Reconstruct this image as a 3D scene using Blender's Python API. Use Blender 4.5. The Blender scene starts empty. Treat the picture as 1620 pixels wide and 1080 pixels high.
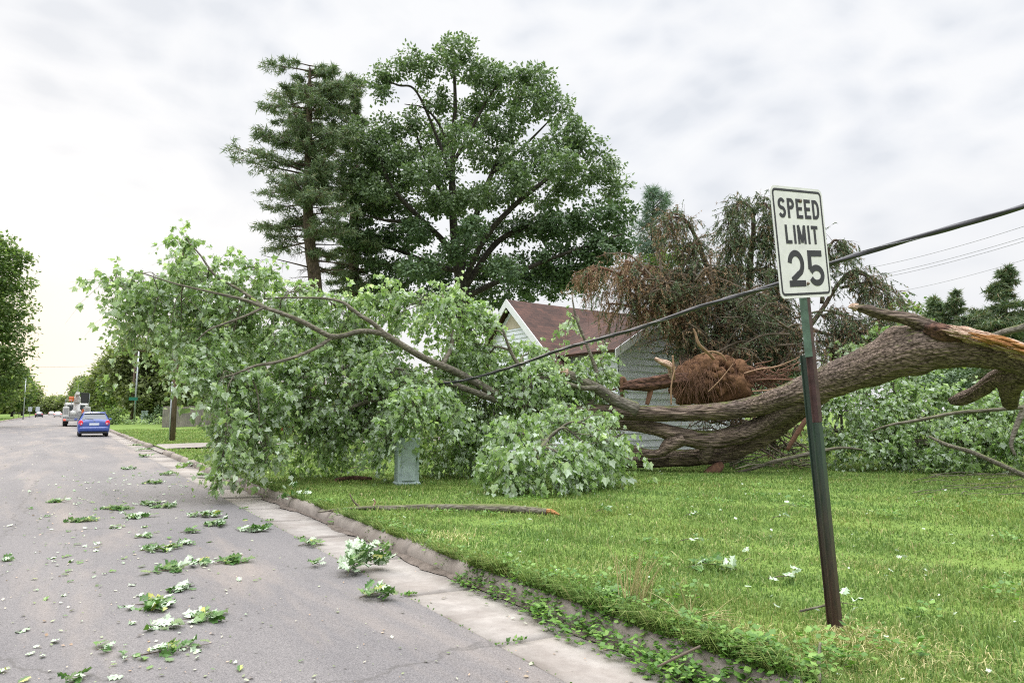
import bpy, math, random
import numpy as np
from mathutils import Vector, Matrix

# ------------------------------------------------------------------ camera, world, sun, exposure
S = bpy.context.scene
COL = S.collection
rad = math.radians
FPX, PITCH, EYE = 1060.0, rad(5.93), 1.57          # focal length in photo pixels (1620 wide), upward pitch, eye height
YAW = math.atan((810 - 97) / FPX * math.cos(PITCH))  # the road (+Y) runs off to the left of the view
cam = bpy.data.cameras.new('camera')
cam.sensor_width = 36.0
cam.lens = FPX / 1620 * 36
cam.clip_start, cam.clip_end = 0.05, 5000
cam_o = bpy.data.objects.new('camera', cam)
COL.objects.link(cam_o)
cam_o.location = (0, 0, EYE)
cam_o.rotation_euler = (math.pi / 2 + PITCH, 0, -YAW)
S.camera = cam_o

C0 = np.array([0, 0, EYE])
FW = np.array([math.sin(YAW), math.cos(YAW), 0.0])
R_ = np.array([math.cos(YAW), -math.sin(YAW), 0.0])
Z_ = np.array([0, 0, 1.0])
F_ = FW * math.cos(PITCH) + Z_ * math.sin(PITCH)
U_ = -FW * math.sin(PITCH) + Z_ * math.cos(PITCH)


def ray(x, y):
    return F_ + R_ * ((x - 810) / FPX) + U_ * ((540 - y) / FPX)


def P(x, y, d):
    """surveyed point: direction read off the photo, distance d metres"""
    return C0 + d * ray(x, y)


def G(x, y, z=0.0):
    r = ray(x, y)
    return C0 + r * ((z - EYE) / r[2])


SUN_AZ, SUN_EL = rad(-6), rad(14)
w = bpy.data.worlds.new('World')
S.world = w
w.use_nodes = True
nt = w.node_tree
nt.nodes.clear()


def mk(nt, typ, **kw):
    n = nt.nodes.new(typ)
    for k, v in kw.items():
        setattr(n, k, v)
    return n


def mixc(nt, fac, a, b, mode='MIX'):
    n = mk(nt, 'ShaderNodeMix', data_type='RGBA', blend_type=mode)
    for sock, v in ((n.inputs[0], fac), (n.inputs[6], a), (n.inputs[7], b)):
        if hasattr(v, 'is_linked'):
            nt.links.new(v, sock)
        elif isinstance(v, (int, float)):
            sock.default_value = v
        else:
            sock.default_value = (*v, 1)
    return n.outputs[2]


def build_world():
    L = nt.links.new
    out = mk(nt, 'ShaderNodeOutputWorld')
    sky = mk(nt, 'ShaderNodeTexSky', sky_type='NISHITA', sun_disc=False)
    sky.sun_elevation = SUN_EL
    sky.sun_rotation = SUN_AZ
    bg1 = mk(nt, 'ShaderNodeBackground')
    bg1.inputs[1].default_value = 0.1
    L(sky.outputs[0], bg1.inputs[0])
    tc = mk(nt, 'ShaderNodeTexCoord')
    nrm = mk(nt, 'ShaderNodeVectorMath', operation='NORMALIZE')
    L(tc.outputs['Generated'], nrm.inputs[0])
    sep = mk(nt, 'ShaderNodeSeparateXYZ')
    L(nrm.outputs[0], sep.inputs[0])
    # cloud deck: soft hanging lumps (mammatus) over broad paler and greyer fields
    flat = mk(nt, 'ShaderNodeVectorMath', operation='MULTIPLY'); L(nrm.outputs[0], flat.inputs[0]); flat.inputs[1].default_value = (1, 1, 1.9)
    no = mk(nt, 'ShaderNodeTexNoise'); no.inputs['Scale'].default_value = 3.0; no.inputs['Detail'].default_value = 7; no.inputs['Roughness'].default_value = 0.6
    no.inputs['Distortion'].default_value = 0.5
    L(flat.outputs[0], no.inputs[0])
    wob = mk(nt, 'ShaderNodeTexNoise'); wob.inputs['Scale'].default_value = 6.0; wob.inputs['Detail'].default_value = 5
    L(flat.outputs[0], wob.inputs[0])
    wv = mk(nt, 'ShaderNodeVectorMath', operation='MULTIPLY_ADD')
    L(wob.outputs['Color'], wv.inputs[0]); wv.inputs[1].default_value = (0.14, 0.14, 0.14); L(flat.outputs[0], wv.inputs[2])
    vo = mk(nt, 'ShaderNodeTexVoronoi', feature='SMOOTH_F1'); vo.inputs['Scale'].default_value = 13.0
    vo.inputs['Smoothness'].default_value = 0.35
    L(wv.outputs[0], vo.inputs['Vector'])
    mm = mk(nt, 'ShaderNodeMath', operation='MULTIPLY_ADD')
    L(vo.outputs['Distance'], mm.inputs[0]); mm.inputs[1].default_value = 0.55; L(no.outputs[0], mm.inputs[2])
    cr = mk(nt, 'ShaderNodeValToRGB')
    cr.color_ramp.elements[0].position = 0.50; cr.color_ramp.elements[0].color = (0.645, 0.67, 0.715, 1)
    cr.color_ramp.elements[1].position = 0.92; cr.color_ramp.elements[1].color = (0.79, 0.797, 0.812, 1)
    e = cr.color_ramp.elements.new(0.70); e.color = (0.725, 0.742, 0.775, 1)
    L(mm.outputs[0], cr.inputs[0])
    # overcast brightens overhead; above the frame pushed past natural to light the scene
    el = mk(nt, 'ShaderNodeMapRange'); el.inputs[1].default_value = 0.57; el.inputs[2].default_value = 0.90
    el.inputs[3].default_value = 1.0; el.inputs[4].default_value = ZENITH_BOOST
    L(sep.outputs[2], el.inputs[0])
    # the lumps melt into plain brightness toward the horizon
    fd = mk(nt, 'ShaderNodeMapRange'); fd.inputs[1].default_value = 0.06; fd.inputs[2].default_value = 0.34
    L(sep.outputs[2], fd.inputs[0])
    crf = mixc(nt, fd.outputs[0], (0.735, 0.738, 0.75), cr.outputs[0])
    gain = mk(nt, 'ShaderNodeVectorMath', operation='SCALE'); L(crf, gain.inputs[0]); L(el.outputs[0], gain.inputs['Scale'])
    # veiled evening sun glowing through the deck at the end of the road
    sd = (math.sin(SUN_AZ) * math.cos(rad(3)), math.cos(SUN_AZ) * math.cos(rad(3)), math.sin(rad(3)))
    dot = mk(nt, 'ShaderNodeVectorMath', operation='DOT_PRODUCT'); L(nrm.outputs[0], dot.inputs[0]); dot.inputs[1].default_value = sd
    cl = mk(nt, 'ShaderNodeMath', operation='MAXIMUM'); L(dot.outputs['Value'], cl.inputs[0]); cl.inputs[1].default_value = 0
    p1 = mk(nt, 'ShaderNodeMath', operation='POWER'); L(cl.outputs[0], p1.inputs[0]); p1.inputs[1].default_value = 170
    p2 = mk(nt, 'ShaderNodeMath', operation='POWER'); L(cl.outputs[0], p2.inputs[0]); p2.inputs[1].default_value = 9
    g1 = mk(nt, 'ShaderNodeVectorMath', operation='SCALE'); g1.inputs[0].default_value = (0.20, 0.06, -0.13); L(p1.outputs[0], g1.inputs['Scale'])
    g2 = mk(nt, 'ShaderNodeVectorMath', operation='SCALE'); g2.inputs[0].default_value = (0.05, 0.035, 0.01); L(p2.outputs[0], g2.inputs['Scale'])
    a1 = mk(nt, 'ShaderNodeVectorMath', operation='ADD'); L(gain.outputs[0], a1.inputs[0]); L(g1.outputs[0], a1.inputs[1])
    a2 = mk(nt, 'ShaderNodeVectorMath', operation='ADD'); L(a1.outputs[0], a2.inputs[0]); L(g2.outputs[0], a2.inputs[1])
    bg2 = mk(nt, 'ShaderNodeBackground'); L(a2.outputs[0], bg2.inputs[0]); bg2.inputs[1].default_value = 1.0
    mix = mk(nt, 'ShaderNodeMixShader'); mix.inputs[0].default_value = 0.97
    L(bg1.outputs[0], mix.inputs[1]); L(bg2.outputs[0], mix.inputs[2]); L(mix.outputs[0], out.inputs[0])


ZENITH_BOOST = 6.2
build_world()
sl = bpy.data.lights.new('sun', 'SUN')
sl.energy = 1.5
sl.angle = rad(20)
sl.color = (1.0, 0.90, 0.76)
so = bpy.data.objects.new('sun', sl)
COL.objects.link(so)
so.rotation_euler = (math.pi / 2 - SUN_EL - rad(20), 0, math.pi - SUN_AZ)
S.view_settings.view_transform = 'Standard'
S.view_settings.look = 'None'
S.view_settings.gamma = 1
S.view_settings.exposure = 0.32
S.render.engine = 'CYCLES'
S.cycles.use_denoising = False
S.cycles.filter_width = 1.15
S.cycles.max_bounces = 6
S.cycles.diffuse_bounces = 3
S.cycles.glossy_bounces = 2
S.cycles.transmission_bounces = 4
S.cycles.transparent_max_bounces = 6

rng = np.random.default_rng(11)
random.seed(5)

# ------------------------------------------------------------------ mesh helpers
ORG = {}


class MB:
    """collects pieces of ONE mesh object"""

    def __init__(s):
        s.V, s.F, s.M, s.n = [], [], [], 0

    def add(s, V, Fs, m=0):
        V = np.asarray(V, float)
        s.V.append(V)
        for f in Fs:
            f = np.asarray(f, int)
            if f.size:
                s.F.append(f + s.n)
                s.M.append(np.full(len(f), m, int))
        s.n += len(V)
        return s

    def build(s, name, mats, parent=None, smooth=True, world=True):
        if not isinstance(mats, (list, tuple)):
            mats = [mats]
        V = np.concatenate(s.V)
        if parent is not None and world:
            V = V - ORG[parent.name]
        me = bpy.data.meshes.new(name)
        me.vertices.add(len(V))
        me.vertices.foreach_set('co', V.ravel())
        tot = np.concatenate([np.full(len(f), f.shape[1], int) for f in s.F])
        idx = np.concatenate([f.ravel() for f in s.F])
        start = np.concatenate([[0], np.cumsum(tot)[:-1]])
        me.loops.add(len(idx))
        me.loops.foreach_set('vertex_index', idx)
        me.polygons.add(len(tot))
        me.polygons.foreach_set('loop_start', start)
        me.polygons.foreach_set('loop_total', tot)
        me.polygons.foreach_set('material_index', np.concatenate(s.M))
        me.polygons.foreach_set('use_smooth', np.full(len(tot), smooth))
        for m in mats:
            me.materials.append(m)
        me.update(calc_edges=True)
        me.validate()
        o = bpy.data.objects.new(name, me)
        COL.objects.link(o)
        if parent is not None:
            o.parent = parent
            ORG[o.name] = ORG[parent.name]
        else:
            ORG[o.name] = np.zeros(3)
        return o


def tag(o, label=None, cat=None, group=None, kind=None):
    if label: o['label'] = label
    if cat: o['category'] = cat
    if group: o['group'] = group
    if kind: o['kind'] = kind
    return o


def empty(name, loc, label, cat, group=None):
    o = bpy.data.objects.new(name, None)
    COL.objects.link(o)
    o.empty_display_size = 0.2
    o.location = tuple(float(v) for v in loc)
    ORG[o.name] = np.array(loc, float)
    return tag(o, label, cat, group)


def recenter(o, base):
    """put a single-mesh thing's origin at its base"""
    b = Vector([float(v) for v in base])
    o.data.transform(Matrix.Translation(-b))
    o.location = b
    return o


def copy_tree(o, parent=None):
    c = o.copy()
    COL.objects.link(c)
    c.parent = parent
    for ch in list(o.children):
        copy_tree(ch, c)
    return c


def nrm(a):
    a = np.asarray(a, float)
    return a / np.maximum(np.linalg.norm(a, axis=-1, keepdims=True), 1e-9)


def catmull(pts, n=6):
    p = np.asarray(pts, float)
    if len(p) < 3:
        t = np.linspace(0, 1, n + 1)[:, None]
        return p[0] * (1 - t) + p[-1] * t
    q = np.vstack([2 * p[0] - p[1], p, 2 * p[-1] - p[-2]])
    out = []
    for i in range(1, len(q) - 2):
        for t in np.linspace(0, 1, n, endpoint=False):
            out.append(0.5 * (2 * q[i] + (q[i + 1] - q[i - 1]) * t + (2 * q[i - 1] - 5 * q[i] + 4 * q[i + 1] - q[i + 2]) * t * t
                              + (3 * q[i] - q[i - 1] - 3 * q[i + 1] + q[i + 2]) * t ** 3))
    out.append(p[-1])
    return np.array(out)


def tube(P4, seg=8, rough=0.0, caps=True, seed=0, ridge=0.0, knots=0):
    """round bar along points (x,y,z,r); rough = relative furrow depth"""
    P4 = np.asarray(P4, float)
    p, r = P4[:, :3], P4[:, 3]
    N = len(p)
    t = nrm(np.gradient(p, axis=0))
    ref = np.array([0, 0, 1.0]) if abs(t[0][2]) < 0.9 else np.array([1.0, 0, 0])
    us = []
    u = nrm(np.cross(t[0], ref))
    for i in range(N):
        u = nrm(u - t[i] * (u @ t[i]))
        us.append(u)
    us = np.array(us)
    vs = np.cross(t, us)
    th = np.linspace(0, 2 * math.pi, seg, endpoint=False)
    rr = np.repeat(r[:, None], seg, 1)
    if rough:
        g = np.random.default_rng(seed)
        s = np.concatenate([[0], np.cumsum(np.linalg.norm(np.diff(p, axis=0), axis=1))])
        acc = np.zeros((N, seg))
        for k, amp in ((2, 1.2), (3, .8), (5, .6), (8, .5), (13, .45), (17, .35)):
            ph = g.uniform(0, 6.28)
            acc += amp * np.sin(k * th[None] + ph + 1.2 * np.sin(s[:, None] * g.uniform(.8, 2.5) + g.uniform(0, 6)) + .5 * np.sin(s[:, None] * g.uniform(4, 9)))
        acc += .8 * np.sin(s[:, None] * g.uniform(2, 4) + g.uniform(0, 6))
        rr = rr * (1 + rough * acc / 2.0)
        if ridge:       # plates and furrows of old bark, weaving along the limb
            wv = 1.1 * np.sin(s[:, None] * 2.1 + g.uniform(0, 6) + 3 * th[None]) + .8 * np.sin(s[:, None] * 5.3 + 2 * th[None] + 1) + .5 * np.sin(s[:, None] * 13.7 + 5 * th[None])
            f1 = np.abs(np.sin(11 * th[None] + wv)) * (.6 + .4 * np.sin(s[:, None] * 9 + 4 * th[None]))
            f2 = np.abs(np.sin(17 * th[None] - 1.3 * wv + 1))
            rr = rr * (1 + ridge * (f1 + .6 * f2 - .8))
        for _ in range(knots):
            s0, t0 = g.uniform(0, s[-1]), g.uniform(0, 6.28)
            dth = np.angle(np.exp(1j * (th[None] - t0)))
            rr = rr + r[:, None] * g.uniform(.08, .22) * np.exp(-((s[:, None] - s0) / (r[:, None] * g.uniform(.5, 1.1))) ** 2 - (dth / g.uniform(.3, .6)) ** 2)
    V = p[:, None] + rr[..., None] * (np.cos(th)[None, :, None] * us[:, None] + np.sin(th)[None, :, None] * vs[:, None])
    V = V.reshape(-1, 3)
    i = np.arange(N - 1)[:, None] * seg
    j = np.arange(seg)[None]
    jn = (j + 1) % seg
    q = np.stack([i + j, i + jn, i + seg + jn, i + seg + j], -1).reshape(-1, 4)
    Fs = [q]
    if caps:
        Fs.append(np.array([list(range(seg))[::-1], list(range((N - 1) * seg, N * seg))]))
    return V, Fs


def box(x0, x1, y0, y1, z0, z1, bev=0.0):
    """box, optionally chamfered"""
    if bev <= 0:
        V = [(x, y, z) for z in (z0, z1) for x, y in ((x0, y0), (x1, y0), (x1, y1), (x0, y1))]
        return np.array(V), [np.array([(3, 2, 1, 0), (4, 5, 6, 7), (0, 1, 5, 4), (1, 2, 6, 5), (2, 3, 7, 6), (3, 0, 4, 7)])]
    b = bev
    lay = []
    for z, i in ((z0, b), (z0 + b, 0), (z1 - b, 0), (z1, b)):
        X0, X1, Y0, Y1 = x0 + i, x1 - i, y0 + i, y1 - i
        lay += [(X0 + b, Y0, z), (X1 - b, Y0, z), (X1, Y0 + b, z), (X1, Y1 - b, z), (X1 - b, Y1, z), (X0 + b, Y1, z), (X0, Y1 - b, z), (X0, Y0 + b, z)]
    q = []
    for k in range(3):
        for j in range(8):
            q.append((k * 8 + j, k * 8 + (j + 1) % 8, k * 8 + 8 + (j + 1) % 8, k * 8 + 8 + j))
    return np.array(lay), [np.array(q), np.array([list(range(8))[::-1], list(range(24, 32))])]


def prism(poly, axis0, axis1, ext, o):
    """extrude the 2-D polygon (in axis0/axis1) along ext from point o"""
    a0, a1, e, o = [np.asarray(v, float) for v in (axis0, axis1, ext, o)]
    n = len(poly)
    b = np.array([o + a0 * x + a1 * y for x, y in poly])
    V = np.vstack([b, b + e])
    q = np.array([(i, (i + 1) % n, n + (i + 1) % n, n + i) for i in range(n)])
    return V, [q, np.array([list(range(n))[::-1], list(range(n, 2 * n))])]


# leaf shapes: midrib along +y, petiole at the origin, unit length
def leaf_template(right, mid, fold, droop, stem=0.0):
    mids = [(0, y) for y in mid]
    V, idx = [], {}

    def vid(p):
        if p not in idx:
            x, y = p
            idx[p] = len(V)
            V.append((x, y, -fold * abs(x) - droop * y * y))
        return idx[p]
    T = []
    return V, idx, vid, T


def maple_template():
    fold, droop = 0.28, 0.22
    pts = [(0, .06), (.36, -.05), (.36, .14), (.55, .40), (.31, .50), (0, 1.0), (0, .45)]
    tri = [(0, 1, 2), (0, 2, 6), (2, 3, 4), (2, 4, 6), (6, 4, 5)]
    V, T = [], []
    for s in (1, -1):
        n = len(V)
        V += [(s * x, y, -fold * abs(x) - droop * y * y) for x, y in pts]
        T += [tuple(n + i for i in (t if s == 1 else t[::-1])) for t in tri]
    return np.array(V), np.array(T)


def oak_template():
    pts = [(0, 0), (.10, .12), (.30, .22), (.14, .33), (.38, .50), (.17, .60), (.30, .80), (.12, .86), (0, 1.0), (0, .30), (0, .6)]
    tri = [(0, 1, 9), (1, 2, 3), (1, 3, 9), (9, 3, 10), (3, 4, 5), (3, 5, 10), (5, 6, 7), (5, 7, 10), (7, 8, 10)]
    V, T = [], []
    for s in (1, -1):
        n = len(V)
        V += [(s * x, y, .16 * abs(x) - .25 * (y - .4) ** 2 + .05 * math.sin(9 * y + s)) for x, y in pts]
        T += [tuple(n + i for i in (t if s == 1 else t[::-1])) for t in tri]
    return np.array(V), np.array(T)


def simple_template(wd=.36, fold=.3):
    V = np.array([(0, 0, 0), (wd, .45, -fold * wd), (0, 1, -.12), (-wd, .45, -fold * wd)])
    return V, np.array([(0, 1, 2), (0, 2, 3)])


MAPLE, OAK, LEAF = maple_template(), oak_template(), simple_template()


def put_leaves(mb, tmpl, pos, ydir, scale, m=0, g=rng, xdir=None, limp=0.0):
    """copies of one leaf shape; ydir = where each tip points, random roll unless xdir given"""
    TV, TF = tmpl
    N = len(pos)
    if N == 0:
        return
    Y = nrm(ydir)
    X = g.normal(size=(N, 3)) if xdir is None else xdir
    X = nrm(X - Y * (X * Y).sum(1, keepdims=True))
    Zv = np.cross(X, Y)
    sc = np.asarray(scale)[:, None, None]
    fx = 1 - .45 * limp * g.uniform(0, 1, (N, 1, 1)) ** 2
    fz = 1 + limp * g.normal(.3, 1.1, (N, 1, 1))
    V = pos[:, None] + sc * (fx * TV[None, :, 0:1] * X[:, None] + TV[None, :, 1:2] * Y[:, None] + fz * TV[None, :, 2:3] * Zv[:, None])
    F = TF[None] + (np.arange(N) * len(TV))[:, None, None]
    mb.add(V.reshape(-1, 3), [F.reshape(-1, TF.shape[1])], m)


def thin_stems(mb, b, d, L, droop, r, m=0, nseg=3):
    """many thin three-sided twigs, bending down by droop"""
    N = len(b)
    ts = np.linspace(0, 1, nseg + 1)
    side1 = nrm(np.cross(d, np.array([0.3, 0.2, 1.0])))
    side2 = np.cross(nrm(d), side1)
    rings = []
    for t in ts:
        c = b + d * (L * t)[:, None] - np.array([0, 0, 1.0]) * (droop * L * t * t)[:, None]
        rr = (np.asarray(r) * (1 - .75 * t))[:, None] if np.ndim(r) else r * (1 - .75 * t)
        for a in (0, 2.094, 4.189):
            rings.append(c + rr * (math.cos(a) * side1 + math.sin(a) * side2))
    V = np.stack(rings, 1)
    q = []
    for k in range(nseg):
        for j in range(3):
            q.append((k * 3 + j, k * 3 + (j + 1) % 3, k * 3 + 3 + (j + 1) % 3, k * 3 + 3 + j))
    q = np.array(q)
    F = q[None] + (np.arange(N) * V.shape[1])[:, None, None]
    mb.add(V.reshape(-1, 3), [F.reshape(-1, 4)], m)


def stem_pt(b, d, L, droop, t):
    return b + d * (L * t)[:, None] - np.array([0, 0, 1.0]) * (droop * L * t * t)[:, None]


# ------------------------------------------------------------------ materials
def new_mat(name):
    m = bpy.data.materials.new(name)
    m.use_nodes = True
    m.node_tree.nodes.clear()
    return m, m.node_tree, m.node_tree.links.new


def ramp(nt, stops):
    r = mk(nt, 'ShaderNodeValToRGB')
    e = r.color_ramp.elements
    e[0].position, e[0].color = stops[0][0], (*stops[0][1], 1)
    e[1].position, e[1].color = stops[-1][0], (*stops[-1][1], 1)
    for p, c in stops[1:-1]:
        x = e.new(p)
        x.color = (*c, 1)
    return r


def noise(nt, vec, scale, detail=4, rough=.55, dist=0.0):
    n = mk(nt, 'ShaderNodeTexNoise')
    n.inputs['Scale'].default_value = scale
    n.inputs['Detail'].default_value = detail
    n.inputs['Roughness'].default_value = rough
    n.inputs['Distortion'].default_value = dist
    if vec is not None:
        nt.links.new(vec, n.inputs['Vector'])
    return n


def leaf_mat(name, stops, back=None, trans=.35, rough=.5, spec=.35, glow=None):
    """leaf: colour differs from leaf to leaf; a paler underside if given; light comes through it"""
    m, nt, L = new_mat(name)
    out = mk(nt, 'ShaderNodeOutputMaterial')
    geo = mk(nt, 'ShaderNodeNewGeometry')
    r = ramp(nt, stops)
    L(geo.outputs['Random Per Island'], r.inputs[0])
    col = r.outputs[0]
    if back:
        r2 = ramp(nt, back)
        L(geo.outputs['Random Per Island'], r2.inputs[0])
        col = mixc(nt, geo.outputs['Backfacing'], col, r2.outputs[0])
    b = mk(nt, 'ShaderNodeBsdfPrincipled')
    b.inputs['Roughness'].default_value = rough
    b.inputs['Specular IOR Level'].default_value = spec
    L(col, b.inputs['Base Color'])
    t = mk(nt, 'ShaderNodeBsdfTranslucent')
    L(mixc(nt, 1.0, col, glow or (1.15, 1.3, .65), 'MULTIPLY'), t.inputs[0])
    x = mk(nt, 'ShaderNodeMixShader')
    x.inputs[0].default_value = trans
    L(b.outputs[0], x.inputs[1]); L(t.outputs[0], x.inputs[2]); L(x.outputs[0], out.inputs[0])
    return m


def plain(name, col, rough=.6, metal=0.0, var=.12, scale=8.0, bump=0.0, spec=.5, island=0.0):
    """painted / plain surface with slight blotches, scuffs and grain"""
    m, nt, L = new_mat(name)
    out = mk(nt, 'ShaderNodeOutputMaterial')
    tc = mk(nt, 'ShaderNodeTexCoord')
    n = noise(nt, tc.outputs['Object'], scale, 6, .65)
    c = np.array(col)
    r = ramp(nt, [(.3, tuple(c * (1 - var))), (.7, tuple(np.minimum(c * (1 + var), 1)))])
    L(n.outputs[0], r.inputs[0])
    col_o = r.outputs[0]
    if island:
        geo = mk(nt, 'ShaderNodeNewGeometry')
        rr = ramp(nt, [(0, (1 - island,) * 3), (1, (1 + island,) * 3)])
        L(geo.outputs['Random Per Island'], rr.inputs[0])
        col_o = mixc(nt, 1.0, col_o, rr.outputs[0], 'MULTIPLY')
    b = mk(nt, 'ShaderNodeBsdfPrincipled')
    L(col_o, b.inputs['Base Color'])
    b.inputs['Roughness'].default_value = rough
    b.inputs['Metallic'].default_value = metal
    b.inputs['Specular IOR Level'].default_value = spec
    if bump:
        n2 = noise(nt, tc.outputs['Object'], scale * 4, 5, .7)
        bp = mk(nt, 'ShaderNodeBump')
        bp.inputs['Strength'].default_value = bump
        bp.inputs['Distance'].default_value = .02
        L(n2.outputs[0], bp.inputs['Height']); L(bp.outputs[0], b.inputs['Normal'])
    L(b.outputs[0], out.inputs[0])
    return m


def bark_mat(name, dark, light, moss=None, along=2.0, across=16.0, vertical=False, strength=1.0, mossy=.5):
    """furrowed bark: noise drawn out along the limb"""
    m, nt, L = new_mat(name)
    out = mk(nt, 'ShaderNodeOutputMaterial')
    tc = mk(nt, 'ShaderNodeTexCoord')
    mp = mk(nt, 'ShaderNodeMapping')
    L(tc.outputs['Object'], mp.inputs[0])
    if vertical:
        mp.inputs['Scale'].default_value = (across, across, along)
        vec = mp.outputs[0]
    else:
        mp.inputs['Rotation'].default_value = (0, 0, YAW)
        mp2 = mk(nt, 'ShaderNodeMapping')
        mp2.inputs['Scale'].default_value = (along, across, across)
        L(mp.outputs[0], mp2.inputs[0])
        vec = mp2.outputs[0]
    n1 = noise(nt, vec, 1.0, 9, .68, .5)
    vo = mk(nt, 'ShaderNodeTexVoronoi', feature='DISTANCE_TO_EDGE')
    vo.inputs['Scale'].default_value = .9
    L(mixc(nt, .35, vec, n1.outputs['Color'], 'ADD'), vo.inputs['Vector'])
    big = noise(nt, tc.outputs['Object'], 1.3, 4, .6)
    h = mk(nt, 'ShaderNodeMath', operation='MULTIPLY_ADD')
    L(vo.outputs['Distance'], h.inputs[0]); h.inputs[1].default_value = .9; L(n1.outputs[0], h.inputs[2])
    r = ramp(nt, [(.42, dark), (.66, tuple(.5 * (np.array(dark) + np.array(light)))), (.95, light)])
    L(h.outputs[0], r.inputs[0])
    rb = ramp(nt, [(.3, (.7, .7, .72)), (.7, (1.15, 1.12, 1.08))])
    L(big.outputs[0], rb.inputs[0])
    col = mixc(nt, 1.0, r.outputs[0], rb.outputs[0], 'MULTIPLY')
    if moss:
        geo = mk(nt, 'ShaderNodeNewGeometry')
        sp = mk(nt, 'ShaderNodeSeparateXYZ')
        L(geo.outputs['Normal'], sp.inputs[0])
        mn = noise(nt, tc.outputs['Object'], 2.2, 7, .75)
        a = mk(nt, 'ShaderNodeMath', operation='MULTIPLY_ADD')
        L(mn.outputs[0], a.inputs[0]); a.inputs[1].default_value = 1.6; L(sp.outputs[2], a.inputs[2])
        mr = mk(nt, 'ShaderNodeMapRange')
        mr.inputs[1].default_value = 1.0 + .5 * (1 - mossy); mr.inputs[2].default_value = 1.75
        mr.inputs[3].default_value = 0; mr.inputs[4].default_value = .85
        L(a.outputs[0], mr.inputs[0])
        col = mixc(nt, mr.outputs[0], col, moss)
    b = mk(nt, 'ShaderNodeBsdfPrincipled')
    L(col, b.inputs['Base Color'])
    b.inputs['Roughness'].default_value = .9
    b.inputs['Specular IOR Level'].default_value = .2
    bp = mk(nt, 'ShaderNodeBump')
    bp.inputs['Strength'].default_value = strength
    bp.inputs['Distance'].default_value = .045
    L(h.outputs[0], bp.inputs['Height']); L(bp.outputs[0], b.inputs['Normal'])
    L(b.outputs[0], out.inputs[0])
    return m


def asphalt_mat():
    m, nt, L = new_mat('asphalt')
    out = mk(nt, 'ShaderNodeOutputMaterial')
    tc = mk(nt, 'ShaderNodeTexCoord')
    o = tc.outputs['Object']
    fine = noise(nt, o, 150, 4, .85)
    vo = mk(nt, 'ShaderNodeTexVoronoi')
    vo.inputs['Scale'].default_value = 130
    L(o, vo.inputs['Vector'])
    r1 = ramp(nt, [(.30, (.088, .083, .084)), (.55, (.158, .149, .149)), (.75, (.245, .233, .229))])
    L(fine.outputs[0], r1.inputs[0])
    r2 = ramp(nt, [(0.0, (.55, .55, .55)), (.5, (1, 1, 1)), (1, (1.3, 1.28, 1.25))])
    L(vo.outputs['Color'], r2.inputs[0])
    col = mixc(nt, .8, r1.outputs[0], r2.outputs[0], 'MULTIPLY')
    mp = mk(nt, 'ShaderNodeMapping')
    mp.inputs['Scale'].default_value = (1.0, .22, 1)
    L(o, mp.inputs[0])
    blot = noise(nt, mp.outputs[0], .9, 5, .6)
    rb = ramp(nt, [(.3, (.82, .82, .84)), (.7, (1.14, 1.12, 1.10))])
    L(blot.outputs[0], rb.inputs[0])
    col = mixc(nt, 1.0, col, rb.outputs[0], 'MULTIPLY')
    # washed-out sand streaks and mud
    mp2 = mk(nt, 'ShaderNodeMapping')
    mp2.inputs['Scale'].default_value = (.7, .10, 1)
    L(o, mp2.inputs[0])
    sand = noise(nt, mp2.outputs[0], 1.0, 6, .65, .4)
    sr = ramp(nt, [(.50, (0, 0, 0)), (.76, (.5, .5, .5))])
    L(sand.outputs[0], sr.inputs[0])
    col = mixc(nt, sr.outputs[0], col, (.36, .29, .23))
    # fine cracks
    vc = mk(nt, 'ShaderNodeTexVoronoi', feature='DISTANCE_TO_EDGE')
    vc.inputs['Scale'].default_value = .16
    wn = noise(nt, o, 1.5, 5, .7)
    L(mixc(nt, .5, o, wn.outputs['Color'], 'ADD'), vc.inputs['Vector'])
    crr = ramp(nt, [(0.0, (.6, .6, .6)), (.0012, (0, 0, 0))])
    L(vc.outputs['Distance'], crr.inputs[0])
    col = mixc(nt, crr.outputs[0], col, (.07, .065, .06))
    b = mk(nt, 'ShaderNodeBsdfPrincipled')
    L(col, b.inputs['Base Color'])
    b.inputs['Roughness'].default_value = .85
    b.inputs['Specular IOR Level'].default_value = .3
    bp = mk(nt, 'ShaderNodeBump')
    bp.inputs['Strength'].default_value = .5
    bp.inputs['Distance'].default_value = .006
    L(fine.outputs[0], bp.inputs['Height']); L(bp.outputs[0], b.inputs['Normal'])
    L(b.outputs[0], out.inputs[0])
    return m


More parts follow.
